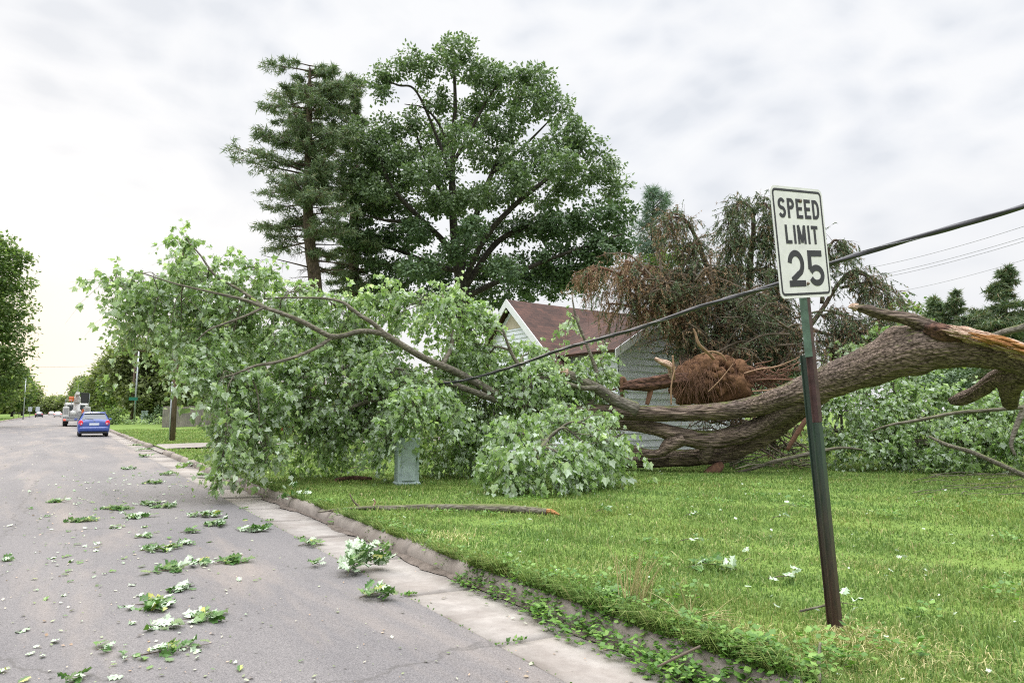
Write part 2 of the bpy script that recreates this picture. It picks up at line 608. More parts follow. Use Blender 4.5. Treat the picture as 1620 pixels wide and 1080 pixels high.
def concrete_mat(name, lo, hi, scale=60):
    m, nt, L = new_mat(name)
    out = mk(nt, 'ShaderNodeOutputMaterial')
    tc = mk(nt, 'ShaderNodeTexCoord')
    o = tc.outputs['Object']
    fine = noise(nt, o, scale * 4, 4, .8)
    mid = noise(nt, o, 5, 6, .7)
    st = noise(nt, o, 1.3, 5, .65, .5)
    r1 = ramp(nt, [(.3, lo), (.7, hi)])
    L(fine.outputs[0], r1.inputs[0])
    r2 = ramp(nt, [(.3, (.75, .73, .72)), (.7, (1.12, 1.11, 1.1))])
    L(mid.outputs[0], r2.inputs[0])
    col = mixc(nt, 1.0, r1.outputs[0], r2.outputs[0], 'MULTIPLY')
    r3 = ramp(nt, [(.45, (0, 0, 0)), (.8, (.6, .6, .6))])
    L(st.outputs[0], r3.inputs[0])
    col = mixc(nt, r3.outputs[0], col, (.13, .10, .08))
    b = mk(nt, 'ShaderNodeBsdfPrincipled')
    L(col, b.inputs['Base Color'])
    b.inputs['Roughness'].default_value = .9
    b.inputs['Specular IOR Level'].default_value = .25
    bp = mk(nt, 'ShaderNodeBump')
    bp.inputs['Strength'].default_value = .5
    bp.inputs['Distance'].default_value = .008
    L(mid.outputs[0], bp.inputs['Height']); L(bp.outputs[0], b.inputs['Normal'])
    L(b.outputs[0], out.inputs[0])
    return m


def soil_mat():
    m, nt, L = new_mat('lawn_soil')
    out = mk(nt, 'ShaderNodeOutputMaterial')
    tc = mk(nt, 'ShaderNodeTexCoord')
    o = tc.outputs['Object']
    a = noise(nt, o, 1.2, 6, .7)
    f = noise(nt, o, 40, 4, .8)
    r = ramp(nt, [(.3, (.10, .16, .038)), (.55, (.15, .225, .05)), (.75, (.19, .24, .075))])
    L(a.outputs[0], r.inputs[0])
    r2 = ramp(nt, [(.3, (.5, .5, .5)), (.7, (1.2, 1.2, 1.2))])
    L(f.outputs[0], r2.inputs[0])
    b = mk(nt, 'ShaderNodeBsdfPrincipled')
    L(mixc(nt, 1.0, r.outputs[0], r2.outputs[0], 'MULTIPLY'), b.inputs['Base Color'])
    b.inputs['Roughness'].default_value = 1
    b.inputs['Specular IOR Level'].default_value = .1
    L(b.outputs[0], out.inputs[0])
    return m


def grass_mat():
    """mown grass: each blade its own tone, patches of paler and yellower turf"""
    m, nt, L = new_mat('grass_blades')
    out = mk(nt, 'ShaderNodeOutputMaterial')
    geo = mk(nt, 'ShaderNodeNewGeometry')
    tc = mk(nt, 'ShaderNodeTexCoord')
    r = ramp(nt, [(0, (.10, .168, .04)), (.45, (.165, .262, .062)), (.82, (.245, .335, .095)), (.93, (.31, .35, .12)), (1, (.42, .38, .19))])
    L(geo.outputs['Random Per Island'], r.inputs[0])
    n = noise(nt, tc.outputs['Object'], .55, 5, .65)
    r2 = ramp(nt, [(.3, (.72, .86, .8)), (.5, (1, 1, 1)), (.72, (1.22, 1.06, .95))])
    L(n.outputs[0], r2.inputs[0])
    col = mixc(nt, 1.0, r.outputs[0], r2.outputs[0], 'MULTIPLY')
    b = mk(nt, 'ShaderNodeBsdfPrincipled')
    L(col, b.inputs['Base Color'])
    b.inputs['Roughness'].default_value = .55
    b.inputs['Specular IOR Level'].default_value = .25
    t = mk(nt, 'ShaderNodeBsdfTranslucent')
    L(col, t.inputs[0])
    x = mk(nt, 'ShaderNodeMixShader')
    x.inputs[0].default_value = .35
    L(b.outputs[0], x.inputs[1]); L(t.outputs[0], x.inputs[2]); L(x.outputs[0], out.inputs[0])
    return m


def shingle_mat():
    m, nt, L = new_mat('brown_shingles')
    out = mk(nt, 'ShaderNodeOutputMaterial')
    tc = mk(nt, 'ShaderNodeTexCoord')
    mp = mk(nt, 'ShaderNodeMapping')
    L(tc.outputs['Object'], mp.inputs[0])
    mp.inputs['Rotation'].default_value = (rad(-41), 0, 0)
    br = mk(nt, 'ShaderNodeTexBrick')
    br.inputs['Scale'].default_value = 1.0
    br.inputs['Brick Width'].default_value = .30
    br.inputs['Row Height'].default_value = .14
    br.inputs['Mortar Size'].default_value = .009
    br.inputs['Color1'].default_value = (.055, .029, .021, 1)
    br.inputs['Color2'].default_value = (.098, .048, .034, 1)
    br.inputs['Mortar'].default_value = (.045, .025, .02, 1)
    L(mp.outputs[0], br.inputs['Vector'])
    n = noise(nt, tc.outputs['Object'], 1.1, 7, .75)
    r = ramp(nt, [(.32, (.42, .42, .45)), (.66, (1.35, 1.25, 1.2))])
    L(n.outputs[0], r.inputs[0])
    b = mk(nt, 'ShaderNodeBsdfPrincipled')
    L(mixc(nt, 1.0, br.outputs[0], r.outputs[0], 'MULTIPLY'), b.inputs['Base Color'])
    b.inputs['Roughness'].default_value = .9
    bp = mk(nt, 'ShaderNodeBump')
    bp.inputs['Strength'].default_value = .6
    bp.inputs['Distance'].default_value = .02
    L(br.outputs['Fac'], bp.inputs['Height']); bp.invert = True
    L(bp.outputs[0], b.inputs['Normal'])
    L(b.outputs[0], out.inputs[0])
    return m


M = {}
M['asphalt'] = asphalt_mat()
M['gutter'] = concrete_mat('gutter_concrete', (.205, .188, .172), (.37, .345, .32))
M['curb'] = concrete_mat('curb_concrete', (.175, .155, .135), (.34, .30, .265))
M['drive'] = concrete_mat('drive_concrete', (.20, .18, .165), (.34, .315, .29))
M['soil'] = soil_mat()
M['grass'] = grass_mat()
M['bark'] = bark_mat('maple_bark', (.036, .025, .019), (.33, .255, .205), (.115, .135, .035), along=1.5, across=20, strength=1.0, mossy=-.25)
M['limb'] = bark_mat('maple_limb_bark', (.085, .075, .058), (.28, .255, .21), (.12, .14, .045), along=3, across=22, strength=.5, mossy=.2)
M['twig'] = plain('twig_bark', (.11, .085, .06), .9, var=.3, scale=20)
M['wood'] = bark_mat('raw_wood', (.27, .15, .10), (.74, .59, .46), None, along=2.5, across=26, strength=.9)
M['orange_wood'] = bark_mat('fresh_orange_wood', (.26, .11, .035), (.60, .33, .14), None, along=2.5, across=26, strength=.9)
M['rot'] = bark_mat('rotten_heartwood', (.03, .018, .014), (.22, .12, .085), None, along=5, across=14, strength=1.0)
M['maple_leaf'] = leaf_mat('maple_leaf', [(0, (.15, .225, .09)), (.5, (.235, .335, .145)), (.9, (.32, .44, .19)), (1, (.42, .52, .20))],
                           [(0, (.33, .40, .30)), (.5, (.46, .54, .42)), (1, (.58, .65, .54))], trans=.44, rough=.45)
M['oak_leaf'] = leaf_mat('oak_leaf', [(0, (.095, .145, .072)), (.5, (.15, .215, .11)), (.9, (.22, .29, .165)), (1, (.31, .37, .24))], trans=.25, rough=.42, spec=.45)
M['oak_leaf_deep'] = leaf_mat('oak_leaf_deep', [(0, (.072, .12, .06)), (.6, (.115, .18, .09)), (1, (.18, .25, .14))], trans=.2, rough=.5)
M['road_leaf'] = leaf_mat('torn_leaf', [(0, (.05, .12, .03)), (.6, (.09, .19, .045)), (.92, (.16, .28, .07)), (1, (.45, .42, .10))],
                          [(0, (.30, .40, .26)), (1, (.58, .66, .52))], trans=.2, rough=.5)
M['pale_leaf'] = leaf_mat('pale_leaf_underside', [(0, (.36, .44, .31)), (1, (.60, .67, .56))], trans=.15, rough=.6, glow=(1, 1, 1))
M['yellow_leaf'] = leaf_mat('yellow_leaf', [(0, (.55, .42, .06)), (1, (.62, .50, .12))], trans=.2)
M['litter'] = leaf_mat('leaf_crumbs', [(0, (.08, .12, .04)), (.35, (.20, .24, .12)), (.6, (.45, .45, .36)), (.8, (.26, .17, .10)), (1, (.5, .36, .26))], trans=.1)
M['needle'] = leaf_mat('spruce_needles', [(0, (.07, .115, .06)), (.5, (.115, .165, .085)), (.85, (.17, .20, .10)), (1, (.22, .17, .10))], trans=.12, rough=.6)
M['hem_needle'] = leaf_mat('old_conifer_needles', [(0, (.11, .165, .09)), (.6, (.17, .23, .125)), (.9, (.23, .275, .155)), (1, (.25, .19, .115))], trans=.15, rough=.6)
M['dead_needle'] = leaf_mat('dead_needles', [(0, (.18, .115, .065)), (.6, (.31, .205, .12)), (1, (.43, .31, .20))], trans=.15, rough=.8, glow=(1.2, 1, .8))
M['pine_needle'] = leaf_mat('blue_pine_needles', [(0, (.10, .16, .12)), (1, (.20, .28, .21))], trans=.2, rough=.6)
M['root'] = plain('reddish_roots', (.155, .080, .050), .95, var=.45, scale=10, bump=.4)
M['root_pale'] = plain('pale_roots', (.30, .185, .11), .85, var=.3, scale=10)
M['silt'] = plain('gutter_silt', (.135, .112, .095), 1.0, var=.4, scale=9, bump=.6, spec=.1)
M['earth'] = plain('root_earth', (.15, .082, .045), 1.0, var=.5, scale=7, bump=1.0, spec=.1)
M['spruce_bark'] = bark_mat('spruce_bark', (.05, .038, .03), (.19, .145, .11), None, along=5, across=14, vertical=True, strength=.6)
M['oak_bark'] = bark_mat('oak_bark', (.022, .019, .017), (.10, .088, .075), None, along=3, across=12, vertical=True, strength=.7)
M['far_leaf'] = leaf_mat('far_tree_leaf', [(0, (.085, .14, .05)), (.5, (.14, .21, .07)), (1, (.23, .29, .10))], trans=.48, rough=.6)
M['far_leaf_olive'] = leaf_mat('far_olive_leaf', [(0, (.12, .15, .065)), (.5, (.18, .215, .09)), (1, (.27, .30, .13))], trans=.48, rough=.6)
M['weed'] = leaf_mat('weed_leaf', [(0, (.06, .14, .025)), (.6, (.12, .24, .045)), (1, (.22, .36, .08))], trans=.3, rough=.45)
M['straw'] = leaf_mat('straw_stalks', [(0, (.30, .32, .11)), (1, (.60, .52, .27))], trans=.25, glow=(1, 1, .8))
M['siding'] = plain('white_lap_siding', (.76, .79, .84), .55, var=.06, scale=3)
M['trim'] = plain('white_trim', (.74, .75, .76), .5, var=.05, scale=5)
M['soffit'] = plain('tan_gable_board', (.50, .43, .33), .7, var=.1)
M['shingle'] = shingle_mat()
M['sign_white'] = plain('sign_white', (.70, .69, .675), .42, var=.10, scale=9, spec=.5)
M['sign_black'] = plain('sign_black', (.018, .018, .022), .5, var=.3, scale=14)
M['alu'] = plain('aluminium', (.55, .56, .57), .4, metal=.7, var=.1)
M['post_green'] = plain('faded_green_post_paint', (.085, .145, .105), .55, var=.35, scale=16, bump=.15)
M['post_dark'] = plain('dark_green_post_paint', (.030, .050, .036), .5, var=.4, scale=16, bump=.15)


def rusting_post_mat():
    """dark green paint with rust creeping up from the ground"""
    m, nt, L = new_mat('rusting_green_post')
    out = mk(nt, 'ShaderNodeOutputMaterial')
    tc = mk(nt, 'ShaderNodeTexCoord')
    sp = mk(nt, 'ShaderNodeSeparateXYZ')
    L(tc.outputs['Object'], sp.inputs[0])
    mpn = mk(nt, 'ShaderNodeMapping')
    mpn.inputs['Scale'].default_value = (30, 30, 5)
    L(tc.outputs['Object'], mpn.inputs[0])
    n = noise(nt, mpn.outputs[0], 1.0, 6, .7)
    a = mk(nt, 'ShaderNodeMath', operation='MULTIPLY_ADD')
    L(n.outputs[0], a.inputs[0]); a.inputs[1].default_value = -1.1; L(sp.outputs[2], a.inputs[2])
    mr = mk(nt, 'ShaderNodeMapRange')
    mr.inputs[1].default_value = -.35; mr.inputs[2].default_value = .65; mr.inputs[3].default_value = 1; mr.inputs[4].default_value = 0
    L(a.outputs[0], mr.inputs[0])
    r = ramp(nt, [(.3, (.022, .042, .030)), (.7, (.045, .072, .052))])
    L(n.outputs[0], r.inputs[0])
    r2 = ramp(nt, [(.3, (.038, .022, .018)), (.7, (.085, .050, .038))])
    L(n.outputs[0], r2.inputs[0])
    b = mk(nt, 'ShaderNodeBsdfPrincipled')
    L(mixc(nt, mr.outputs[0], r.outputs[0], r2.outputs[0]), b.inputs['Base Color'])
    b.inputs['Roughness'].default_value = .55
    L(b.outputs[0], out.inputs[0])
    return m


M['post_dark'] = rusting_post_mat()
M['post_rust'] = plain('rusty_maroon_post', (.060, .028, .027), .6, var=.45, scale=18, bump=.2)
M['bolt'] = plain('rusty_bolt', (.16, .12, .08), .6, metal=.4, var=.4, scale=40)
M['cable'] = plain('black_cable', (.032, .030, .036), .45, var=.3, scale=20)
M['wire'] = plain('thin_wire', (.10, .10, .11), .5, metal=.3)
M['steel_wire'] = plain('lashing_wire', (.28, .28, .29), .4, metal=.7)
M['pedestal'] = plain('weathered_green_box', (.37, .45, .44), .65, var=.22, scale=6)
M['wood_pole'] = bark_mat('pole_wood', (.12, .085, .065), (.26, .20, .155), None, along=1, across=30, vertical=True, strength=.3)
M['fence'] = bark_mat('grey_fence_wood', (.18, .165, .15), (.34, .31, .28), None, along=1.5, across=24, vertical=True, strength=.3)
M['galv'] = plain('galvanised', (.45, .48, .50), .45, metal=.6, var=.1)
M['street_green'] = plain('street_sign_green', (.02, .19, .13), .45)
M['rubber'] = plain('tyre_rubber', (.022, .022, .023), .85)
M['glass'] = plain('car_glass', (.05, .06, .07), .08, var=.05, spec=.9)
M['car_blue'] = plain('car_blue_paint', (.035, .075, .30), .25, var=.05, spec=.8)
M['chrome'] = plain('rim_metal', (.5, .5, .52), .3, metal=.9)
M['plastic'] = plain('dark_plastic', (.03, .03, .032), .6)
M['plate'] = plain('licence_plate', (.62, .66, .74), .5, var=.12, scale=14)
M['truck_white'] = plain('truck_white', (.62, .61, .59), .45, var=.12, scale=3)
M['truck_grey'] = plain('truck_grey', (.30, .30, .30), .55, var=.2)
M['orange'] = plain('orange_plastic', (.62, .16, .05), .5)
M['car_dark'] = plain('dark_car_paint', (.04, .045, .055), .3, spec=.7)
M['car_silver'] = plain('silver_car_paint', (.5, .5, .51), .35, spec=.7)
M['car_red'] = plain('red_car_paint', (.32, .02, .03), .3, spec=.7)
M['cream'] = plain('cream_siding', (.62, .53, .36), .7, var=.06)
M['grey_roof'] = plain('grey_roof', (.22, .20, .19), .9, var=.2, scale=3)


def emit_mat(name, col, e):
    m, nt, L = new_mat(name)
    out = mk(nt, 'ShaderNodeOutputMaterial')
    b = mk(nt, 'ShaderNodeBsdfPrincipled')
    b.inputs['Base Color'].default_value = (*col, 1)
    b.inputs['Roughness'].default_value = .2
    b.inputs['Emission Color'].default_value = (*col, 1)
    b.inputs['Emission Strength'].default_value = e
    L(b.outputs[0], out.inputs[0])
    return m


M['tail'] = emit_mat('tail_light', (.62, .03, .05), .35)
M['brake'] = emit_mat('brake_light_lit', (.9, .08, .05), 1.3)


# ------------------------------------------------------------------ the setting: ground, road, gutter, curb, lawn
LAWN_Z = 0.13


def hump(x, y):
    """gentle unevenness of the lawn"""
    return .025 * np.sin(x * .9 + 1.3) * np.cos(y * .7) + .02 * np.sin(x * .37 + y * .53) + .008 * np.sin(x * 3.1 + y * 2.3)


def curb_x(y):
    return 3.36 + .015 * np.sin(y * .8) + .01 * np.sin(y * 2.9 + 1)


def sheet(name, x0, x1, y0, y1, nx, ny, zf, mat, px=1.0, py=1.0):
    u = np.linspace(0, 1, nx + 1) ** px
    v = np.linspace(0, 1, ny + 1) ** py
    X, Y = np.meshgrid(x0 + (x1 - x0) * u, y0 + (y1 - y0) * v)
    Zz = zf(X, Y)
    V = np.stack([X, Y, Zz], -1).reshape(-1, 3)
    i = (np.arange(ny)[:, None] * (nx + 1) + np.arange(nx)[None]).reshape(-1)
    q = np.stack([i, i + 1, i + nx + 2, i + nx + 1], -1)
    o = MB().add(V, [q]).build(name, mat)
    return tag(o, kind='structure')


sheet('ground', -3500, 3500, -3500, 3500, 8, 8, lambda x, y: x * 0 - .30, M['soil'])
sheet('road', -7.2, 2.53, -8, 420, 24, 160, lambda x, y: .035 * (1 - ((x + 2.3) / 4.85) ** 2) * 1.0 - .0 * y, M['asphalt'], 1, 2.2)
DRIVE = (28.6, 32.6)
lawn = sheet('lawn', 3.36, 130, -8, 420, 220, 320, lambda x, y: LAWN_Z + hump(x, y) * np.clip((x - 3.4) / 1.5, 0, 1), M['soil'], 2.2, 2.2)
sheet('far_lawn', -140, -7.5, -8, 420, 40, 60, lambda x, y: .12 + hump(x, y) * np.clip((-x - 7.5) / 2, 0, 1), M['soil'], 1, 1.8)


def concrete_run(name, profile, cuts, mat, seed, wob=.006):
    """slabs along the road with open joints; profile = (x, z) points from road side to lawn side"""
    g = np.random.default_rng(seed)
    mb = MB()
    for y0, y1 in zip(cuts[:-1], cuts[1:]):
        dz0, dz1, sx = g.uniform(-.008, .008), g.uniform(-.008, .008), g.uniform(-.010, .010)
        a, b = y0 + .009, y1 - .009
        n = max(2, int((b - a) / (.12 if y0 < 14 else 1.0)))
        ys = np.linspace(a, b, n + 1)
        k = len(profile)
        V = []
        for yy in ys:
            t = (yy - a) / (b - a)
            edge = .012 if yy in (a, b) else 0
            for x, z in profile:
                nz = wob * math.sin(yy * 7.3 + x * 31 + seed) + .5 * wob * math.sin(yy * 23 + x * 57)
                V.append((x + sx + .6 * nz, yy, z + dz0 * (1 - t) + dz1 * t + .5 * nz - edge * .4))
        i = (np.arange(n)[:, None] * k + np.arange(k - 1)[None]).reshape(-1)
        Fs = [np.stack([i, i + 1, i + k + 1, i + k], -1), np.array([list(range(k))[::-1], list(range(n * k, n * k + k))])]
        mb.add(V, Fs)
    return tag(mb.build(name, mat, smooth=True), kind='structure')


near = [-6, -3.5, -1, 1.0, 2.45, 3.95, 5.42, 6.95, 8.55, 10.1, 11.6, 13.2, 14.8, 17.8, 20.8, 23.8, 26.2]
far = list(np.arange(35.6, 300, 3.05))
concrete_run('gutter', [(2.535, -.30), (2.535, .001), (2.9, -.014), (3.23, -.026), (3.23, -.30)], near + [28.6, 30.6, 32.6] + far, M['gutter'], 3, .003)
curb_prof = [(3.235, -.28), (3.237, -.02), (3.255, .06), (3.285, .105), (3.325, .128), (3.40, .135), (3.40, -.28)]
concrete_run('curb', curb_prof, near + [28.4], M['curb'], 4, .007)
concrete_run('curb', curb_prof, [32.8] + far, M['curb'], 5)
concrete_run('far_curb', [(-7.21, -.28), (-7.21, .10), (-7.25, .13), (-7.5, .135), (-7.5, -.28)], list(np.arange(-6, 300, 3.05)), M['curb'], 6)
# silt lying in the gutter against the curb
g = np.random.default_rng(8)
mb = MB()
ys = np.linspace(1.0, 16, 120)
wdt = .025 + .07 * (np.sin(ys * 1.7) * np.sin(ys * .61 + 1) > -.1) * (1 + .5 * np.sin(ys * 5.1)) * g.uniform(.6, 1.2, len(ys))
for s0, s1 in ((0, len(ys)),):
    V = []
    for yy, ww in zip(ys, wdt):
        V += [(3.236 - ww, yy, -.016), (3.236 - ww * .4, yy, -.002), (3.246, yy, .006)]
    i = (np.arange(len(ys) - 1)[:, None] * 3 + np.arange(2)[None]).reshape(-1)
    mb.add(V, [np.stack([i, i + 1, i + 4, i + 3], -1)])
tag(mb.build('gutter_silt', M['silt']), kind='stuff')
# driveway apron and drive crossing the lawn
ys = np.linspace(28.7, 32.5, 9)
xs = np.array([3.24, 3.5, 3.9, 5, 7, 10, 14, 20, 26])
X, Y = np.meshgrid(xs, ys)
Zz = np.interp(X, [3.24, 3.42, 6, 30], [-.01, .165, .19, .20])
i = (np.arange(8)[:, None] * 9 + np.arange(8)[None]).reshape(-1)
tag(MB().add(np.stack([X, Y, Zz], -1).reshape(-1, 3), [np.stack([i, i + 1, i + 10, i + 9], -1)]).build('driveway', M['drive']), kind='structure')


def view_scatter(n, r0, r1, power, a0=-38, a1=40, g=rng):
    """ground points around the camera, thinning with distance"""
    u = g.uniform(size=n)
    e = 1 - power
    r = (r0 ** e + u * (r1 ** e - r0 ** e)) ** (1 / e)
    a = YAW + np.radians(g.uniform(a0, a1, n))
    return r * np.sin(a), r * np.cos(a), r


def blades(mb, x, y, z, h, wd, lean, g, m=0, flat=None):
    n = len(x)
    az = g.uniform(0, 6.283, n)
    la = g.uniform(0, 6.283, n)
    s = np.stack([np.cos(az), np.sin(az), np.zeros(n)], -1)
    l = np.stack([np.cos(la), np.sin(la), np.zeros(n)], -1)
    if flat is not None:
        l = nrm(l * .6 + flat)
    b = np.stack([x, y, z], -1)
    mid = b + l * (lean * .35 * h)[:, None] + np.array([0, 0, 1.]) * (h * .62)[:, None]
    tip = b + l * (lean * h)[:, None] + np.array([0, 0, 1.]) * (h * (1 - .25 * np.abs(lean)))[:, None]
    hw = (wd / 2)[:, None]
    V = np.stack([b - s * hw, b + s * hw, mid + s * hw * .8, mid - s * hw * .8, tip], 1)
    k = (np.arange(n) * 5)[:, None]
    mb.add(V.reshape(-1, 3), [k + np.array([[0, 1, 2, 3]]), k + np.array([[3, 2, 4]])], m)


def lawn_z(x, y):
    return LAWN_Z + hump(x, y) * np.clip((x - 3.4) / 1.5, 0, 1)


g = np.random.default_rng(21)
mb = MB()
x, y, r = view_scatter(620000, 2.4, 60, .75, g=g)
clump = np.sin(x * 2.1 + 1) * np.sin(y * 2.7) + np.sin(x * 5.3 + y * 3.1)
ok = (x > curb_x(y) - .02) & ~((y > DRIVE[0] - .1) & (y < DRIVE[1] + .1) & (x < 26)) & (y > -2)
ok &= g.uniform(size=len(x)) < .80 + .12 * clump
x, y, r, clump = x[ok], y[ok], r[ok], clump[ok]
patch = np.sin(x * .83 + 2) * np.sin(y * 1.07 + .5) + .6 * np.sin(x * 1.9 - y * 1.4)
h = (.022 + .05 * g.uniform(0, 1, len(x)) ** 1.6) * (1 + .22 * clump + .22 * patch) * np.where(g.uniform(size=len(x)) < .02, 1.8, 1) * np.where(r > 18, 1.25, 1)
blades(mb, x, y, lawn_z(x, y) - .004, h, .0032 + r * .00095, g.normal(0, .75, len(x)), g)
# rank fringe along the curb, falling over its edge
for n, y0, y1, hh in ((11000, 1.2, 5.6, .16), (9000, 5.2, 10.5, .11), (5000, 10.5, 20, .09)):
    y = g.uniform(y0, y1, n)
    x = curb_x(y) + np.abs(g.normal(0, .10, n)) - .05
    dens = .55 + .45 * np.sin(y * 3.7) * np.sin(y * 1.3 + 2)
    dens = np.clip(dens + .5 * np.sin(y * 9.1 + 3 * np.sin(y * 2.3)) - .15, 0, 1)
    k = g.uniform(size=n) < .12 + .88 * dens
    x, y = x[k], y[k]
    h = (.25 + 1.2 * g.uniform(0, 1, len(x)) ** 1.5) * hh
    blades(mb, x, y, lawn_z(x, y) - .005, h, np.full(len(x), .0055) + y * .0006, g.uniform(.4, 1.5, len(x)), g, flat=np.array([-.7, -.2, 0]))
x, y, r = view_scatter(26000, 30, 170, .5, -62, -29, g)
k = (x < -7.55)
x, y, r = x[k], y[k], r[k]
blades(mb, x, y, np.full(len(x), .12), g.uniform(.06, .14, len(x)), r * .0011, g.normal(0, .5, len(x)), g)
# thatch and dead patches: dry blades pressed flat
for px, py, rr, n in ((1230, 1050, .25, 1500), (1360, 1010, .16, 500), (1500, 1055, .3, 800), (1130, 1010, .25, 700), (1000, 905, .3, 350), (1440, 900, .3, 250), (1180, 850, .4, 250), (700, 850, .3, 300)):
    q = G(px, py, LAWN_Z)
    x, y = q[0] + g.normal(0, rr, n), q[1] + g.normal(0, rr, n)
    k = x > curb_x(y) + .05
    x, y = x[k], y[k]
    blades(mb, x, y, lawn_z(x, y), g.uniform(.02, .07, len(x)), np.full(len(x), .0045) + .0006 * y, g.normal(0, 1.6, len(x)), g, m=1)
grass = mb.build('grass', [M['grass'], M['straw']])
tag(grass, 'mown green lawn grass', kind='stuff')

# low weeds and clover creeping over the curb and in the turf
mb = MB()
spots = []
for n, y0, y1, sx, off in ((95, 2.2, 5.6, .20, .0), (26, 5.3, 8.5, .14, .04), (16, 8.5, 20, .12, .05)):
    for _ in range(n):
        yy = g.uniform(y0, y1)
        spots.append((curb_x(yy) + off + g.normal(0, sx * .6), yy, g.uniform(.05, .15)))
for (px, py) in ((880, 975), (930, 990), (960, 1010), (905, 945), (985, 985), (1040, 1035), (1090, 1060), (1290, 1040), (1370, 1030), (1430, 1050), (1340, 1060), (1180, 1050), (820, 920), (860, 930), (870, 955), (890, 930), (915, 965), (945, 975), (965, 990), (990, 1005), (1010, 1015), (1020, 1040), (1060, 1045), (1075, 1040), (1110, 1065), (1130, 1045), (800, 900), (780, 890), (840, 940), (900, 980), (1150, 1070), (1000, 1030)):
    q = G(px, py, .1)
    spots.append((max(q[0], 3.1), q[1], .13))
for _ in range(40):
    xx, yy, rr = view_scatter(1, 3.5, 14, .4, -8, 36, g)
    if xx[0] > 3.6:
        spots.append((xx[0], yy[0], g.uniform(.08, .22)))
pos, yd, sc = [], [], []
for sx, sy, sr in spots:
    n = int(30 * (sr / .1) ** 1.2)
    a, rr = g.uniform(0, 6.28, n), sr * np.sqrt(g.uniform(0, 1, n))
    X, Y = sx + rr * np.cos(a), sy + rr * np.sin(a)
    base = np.where(X > 3.34, lawn_z(X, Y) + .02, np.interp(X, [3.1, 3.24, 3.30, 3.34], [-.015, .0, .10, .135]))
    pos.append(np.stack([X, Y, base + g.uniform(.0, .05 if sy > 5.2 else .11, n)], -1))
    yd.append(np.stack([np.cos(a), np.sin(a), g.uniform(-.2, .8, n)], -1))
    sc.append(g.uniform(.02, .05 if sy > 5.2 else .058, n))
pos, yd, sc = np.concatenate(pos), np.concatenate(yd), np.concatenate(sc)
put_leaves(mb, simple_template(.42, .2), pos, yd, sc, 0, g, xdir=np.cross(yd, [0, 0, 1.0]) + g.normal(0, .25, yd.shape))
# stray sprouts in the slab joints
pos, yd, sc = [], [], []
for jy in (3.95, 5.42, 6.95, 8.55, 10.1, 11.6):
    n = 26
    X = g.uniform(2.5, 2.75, n) if jy < 5 else g.uniform(2.48, 2.62, n)
    pos.append(np.stack([X, jy + g.normal(0, .015, n), np.full(n, .01)], -1))
    a = g.uniform(0, 6.28, n)
    yd.append(np.stack([np.cos(a), np.sin(a), g.uniform(.2, 1, n)], -1))
    sc.append(g.uniform(.02, .045, n))
for _ in range(160):
    yy = g.uniform(2.5, 14)
    pos.append(np.array([[2.53 + g.normal(0, .008), yy, .008]]))
    a = g.uniform(0, 6.28)
    yd.append(np.array([[math.cos(a), math.sin(a), .6]]))
    sc.append(np.array([g.uniform(.01, .028)]))
put_leaves(mb, simple_template(.3, .2), np.concatenate(pos), np.concatenate(yd), np.concatenate(sc), 0, g)
tag(mb.build('curb_weeds', M['weed']), 'low green weeds creeping over the curb', kind='stuff')

# crumbs: torn leaf bits, chips and twigs strewn over road and lawn
mb = MB()
x, y, r = view_scatter(9000, 2.6, 60, .45, -40, 10, g)
k = (x > -7) & (x < 3.2) & (g.uniform(size=len(x)) < np.clip(.25 + .75 * np.exp(-((x - .4 + .05 * y) / 1.8) ** 2), 0, 1))
x, y, r = x[k], y[k], r[k]
z = np.where(x < 2.53, .035 * (1 - ((x + 2.3) / 4.85) ** 2), -.01) + .006
a = g.uniform(0, 6.28, len(x))
put_leaves(mb, LEAF, np.stack([x, y, z], -1), np.stack([np.cos(a), np.sin(a), g.uniform(-.05, .3, len(x))], -1), (.008 + .034 * g.uniform(0, 1, len(x)) ** 2.5) * (1 + r * .012), 0, g,
           xdir=np.stack([-np.sin(a), np.cos(a), g.normal(0, .3, len(x))], -1))
# loose torn leaves caught along the debris band
n = 420
yy = np.concatenate([g.uniform(3.2, 20, n)])
cx_ = np.interp(yy, [3, 6, 9, 12, 20], [-.35, .1, .55, .9, 1.6]) + g.normal(0, .75, n)
k = (cx_ < 2.5) & (cx_ > -3)
xx, yy = cx_[k], yy[k]
a = g.uniform(0, 6.28, len(xx))
put_leaves(mb, OAK, np.stack([xx, yy, .035 * (1 - ((xx + 2.3) / 4.85) ** 2) + .012], -1), np.stack([np.cos(a), np.sin(a), g.uniform(-.05, .15, len(xx))], -1), .03 + .08 * g.uniform(0, 1, len(xx)) ** 2, 1, g,
           xdir=np.stack([-np.sin(a), np.cos(a), g.normal(0, .25, len(xx))], -1) * g.choice([-1, 1], (len(xx), 1)), limp=.7)
tag(mb.build('leaf_crumbs', [M['litter'], M['road_leaf']]), 'torn leaf crumbs and chips strewn on asphalt', kind='stuff')
mb = MB()
x, y, r = view_scatter(260, 3.2, 26, .5, -22, 36, g)
k = (x > 3.5)
x, y, r = x[k], y[k], r[k]
a = g.uniform(0, 6.28, len(x))
put_leaves(mb, OAK, np.stack([x, y, lawn_z(x, y) + .045], -1), np.stack([np.cos(a), np.sin(a), g.uniform(-.2, .5, len(x))], -1), g.uniform(.02, .065, len(x)), 0, g,
           xdir=np.stack([-np.sin(a), np.cos(a), g.normal(0, .5, len(x))], -1))
tag(mb.build('leaf_scraps', [M['pale_leaf']]), 'pale torn leaf scraps lying in the lawn', kind='stuff')

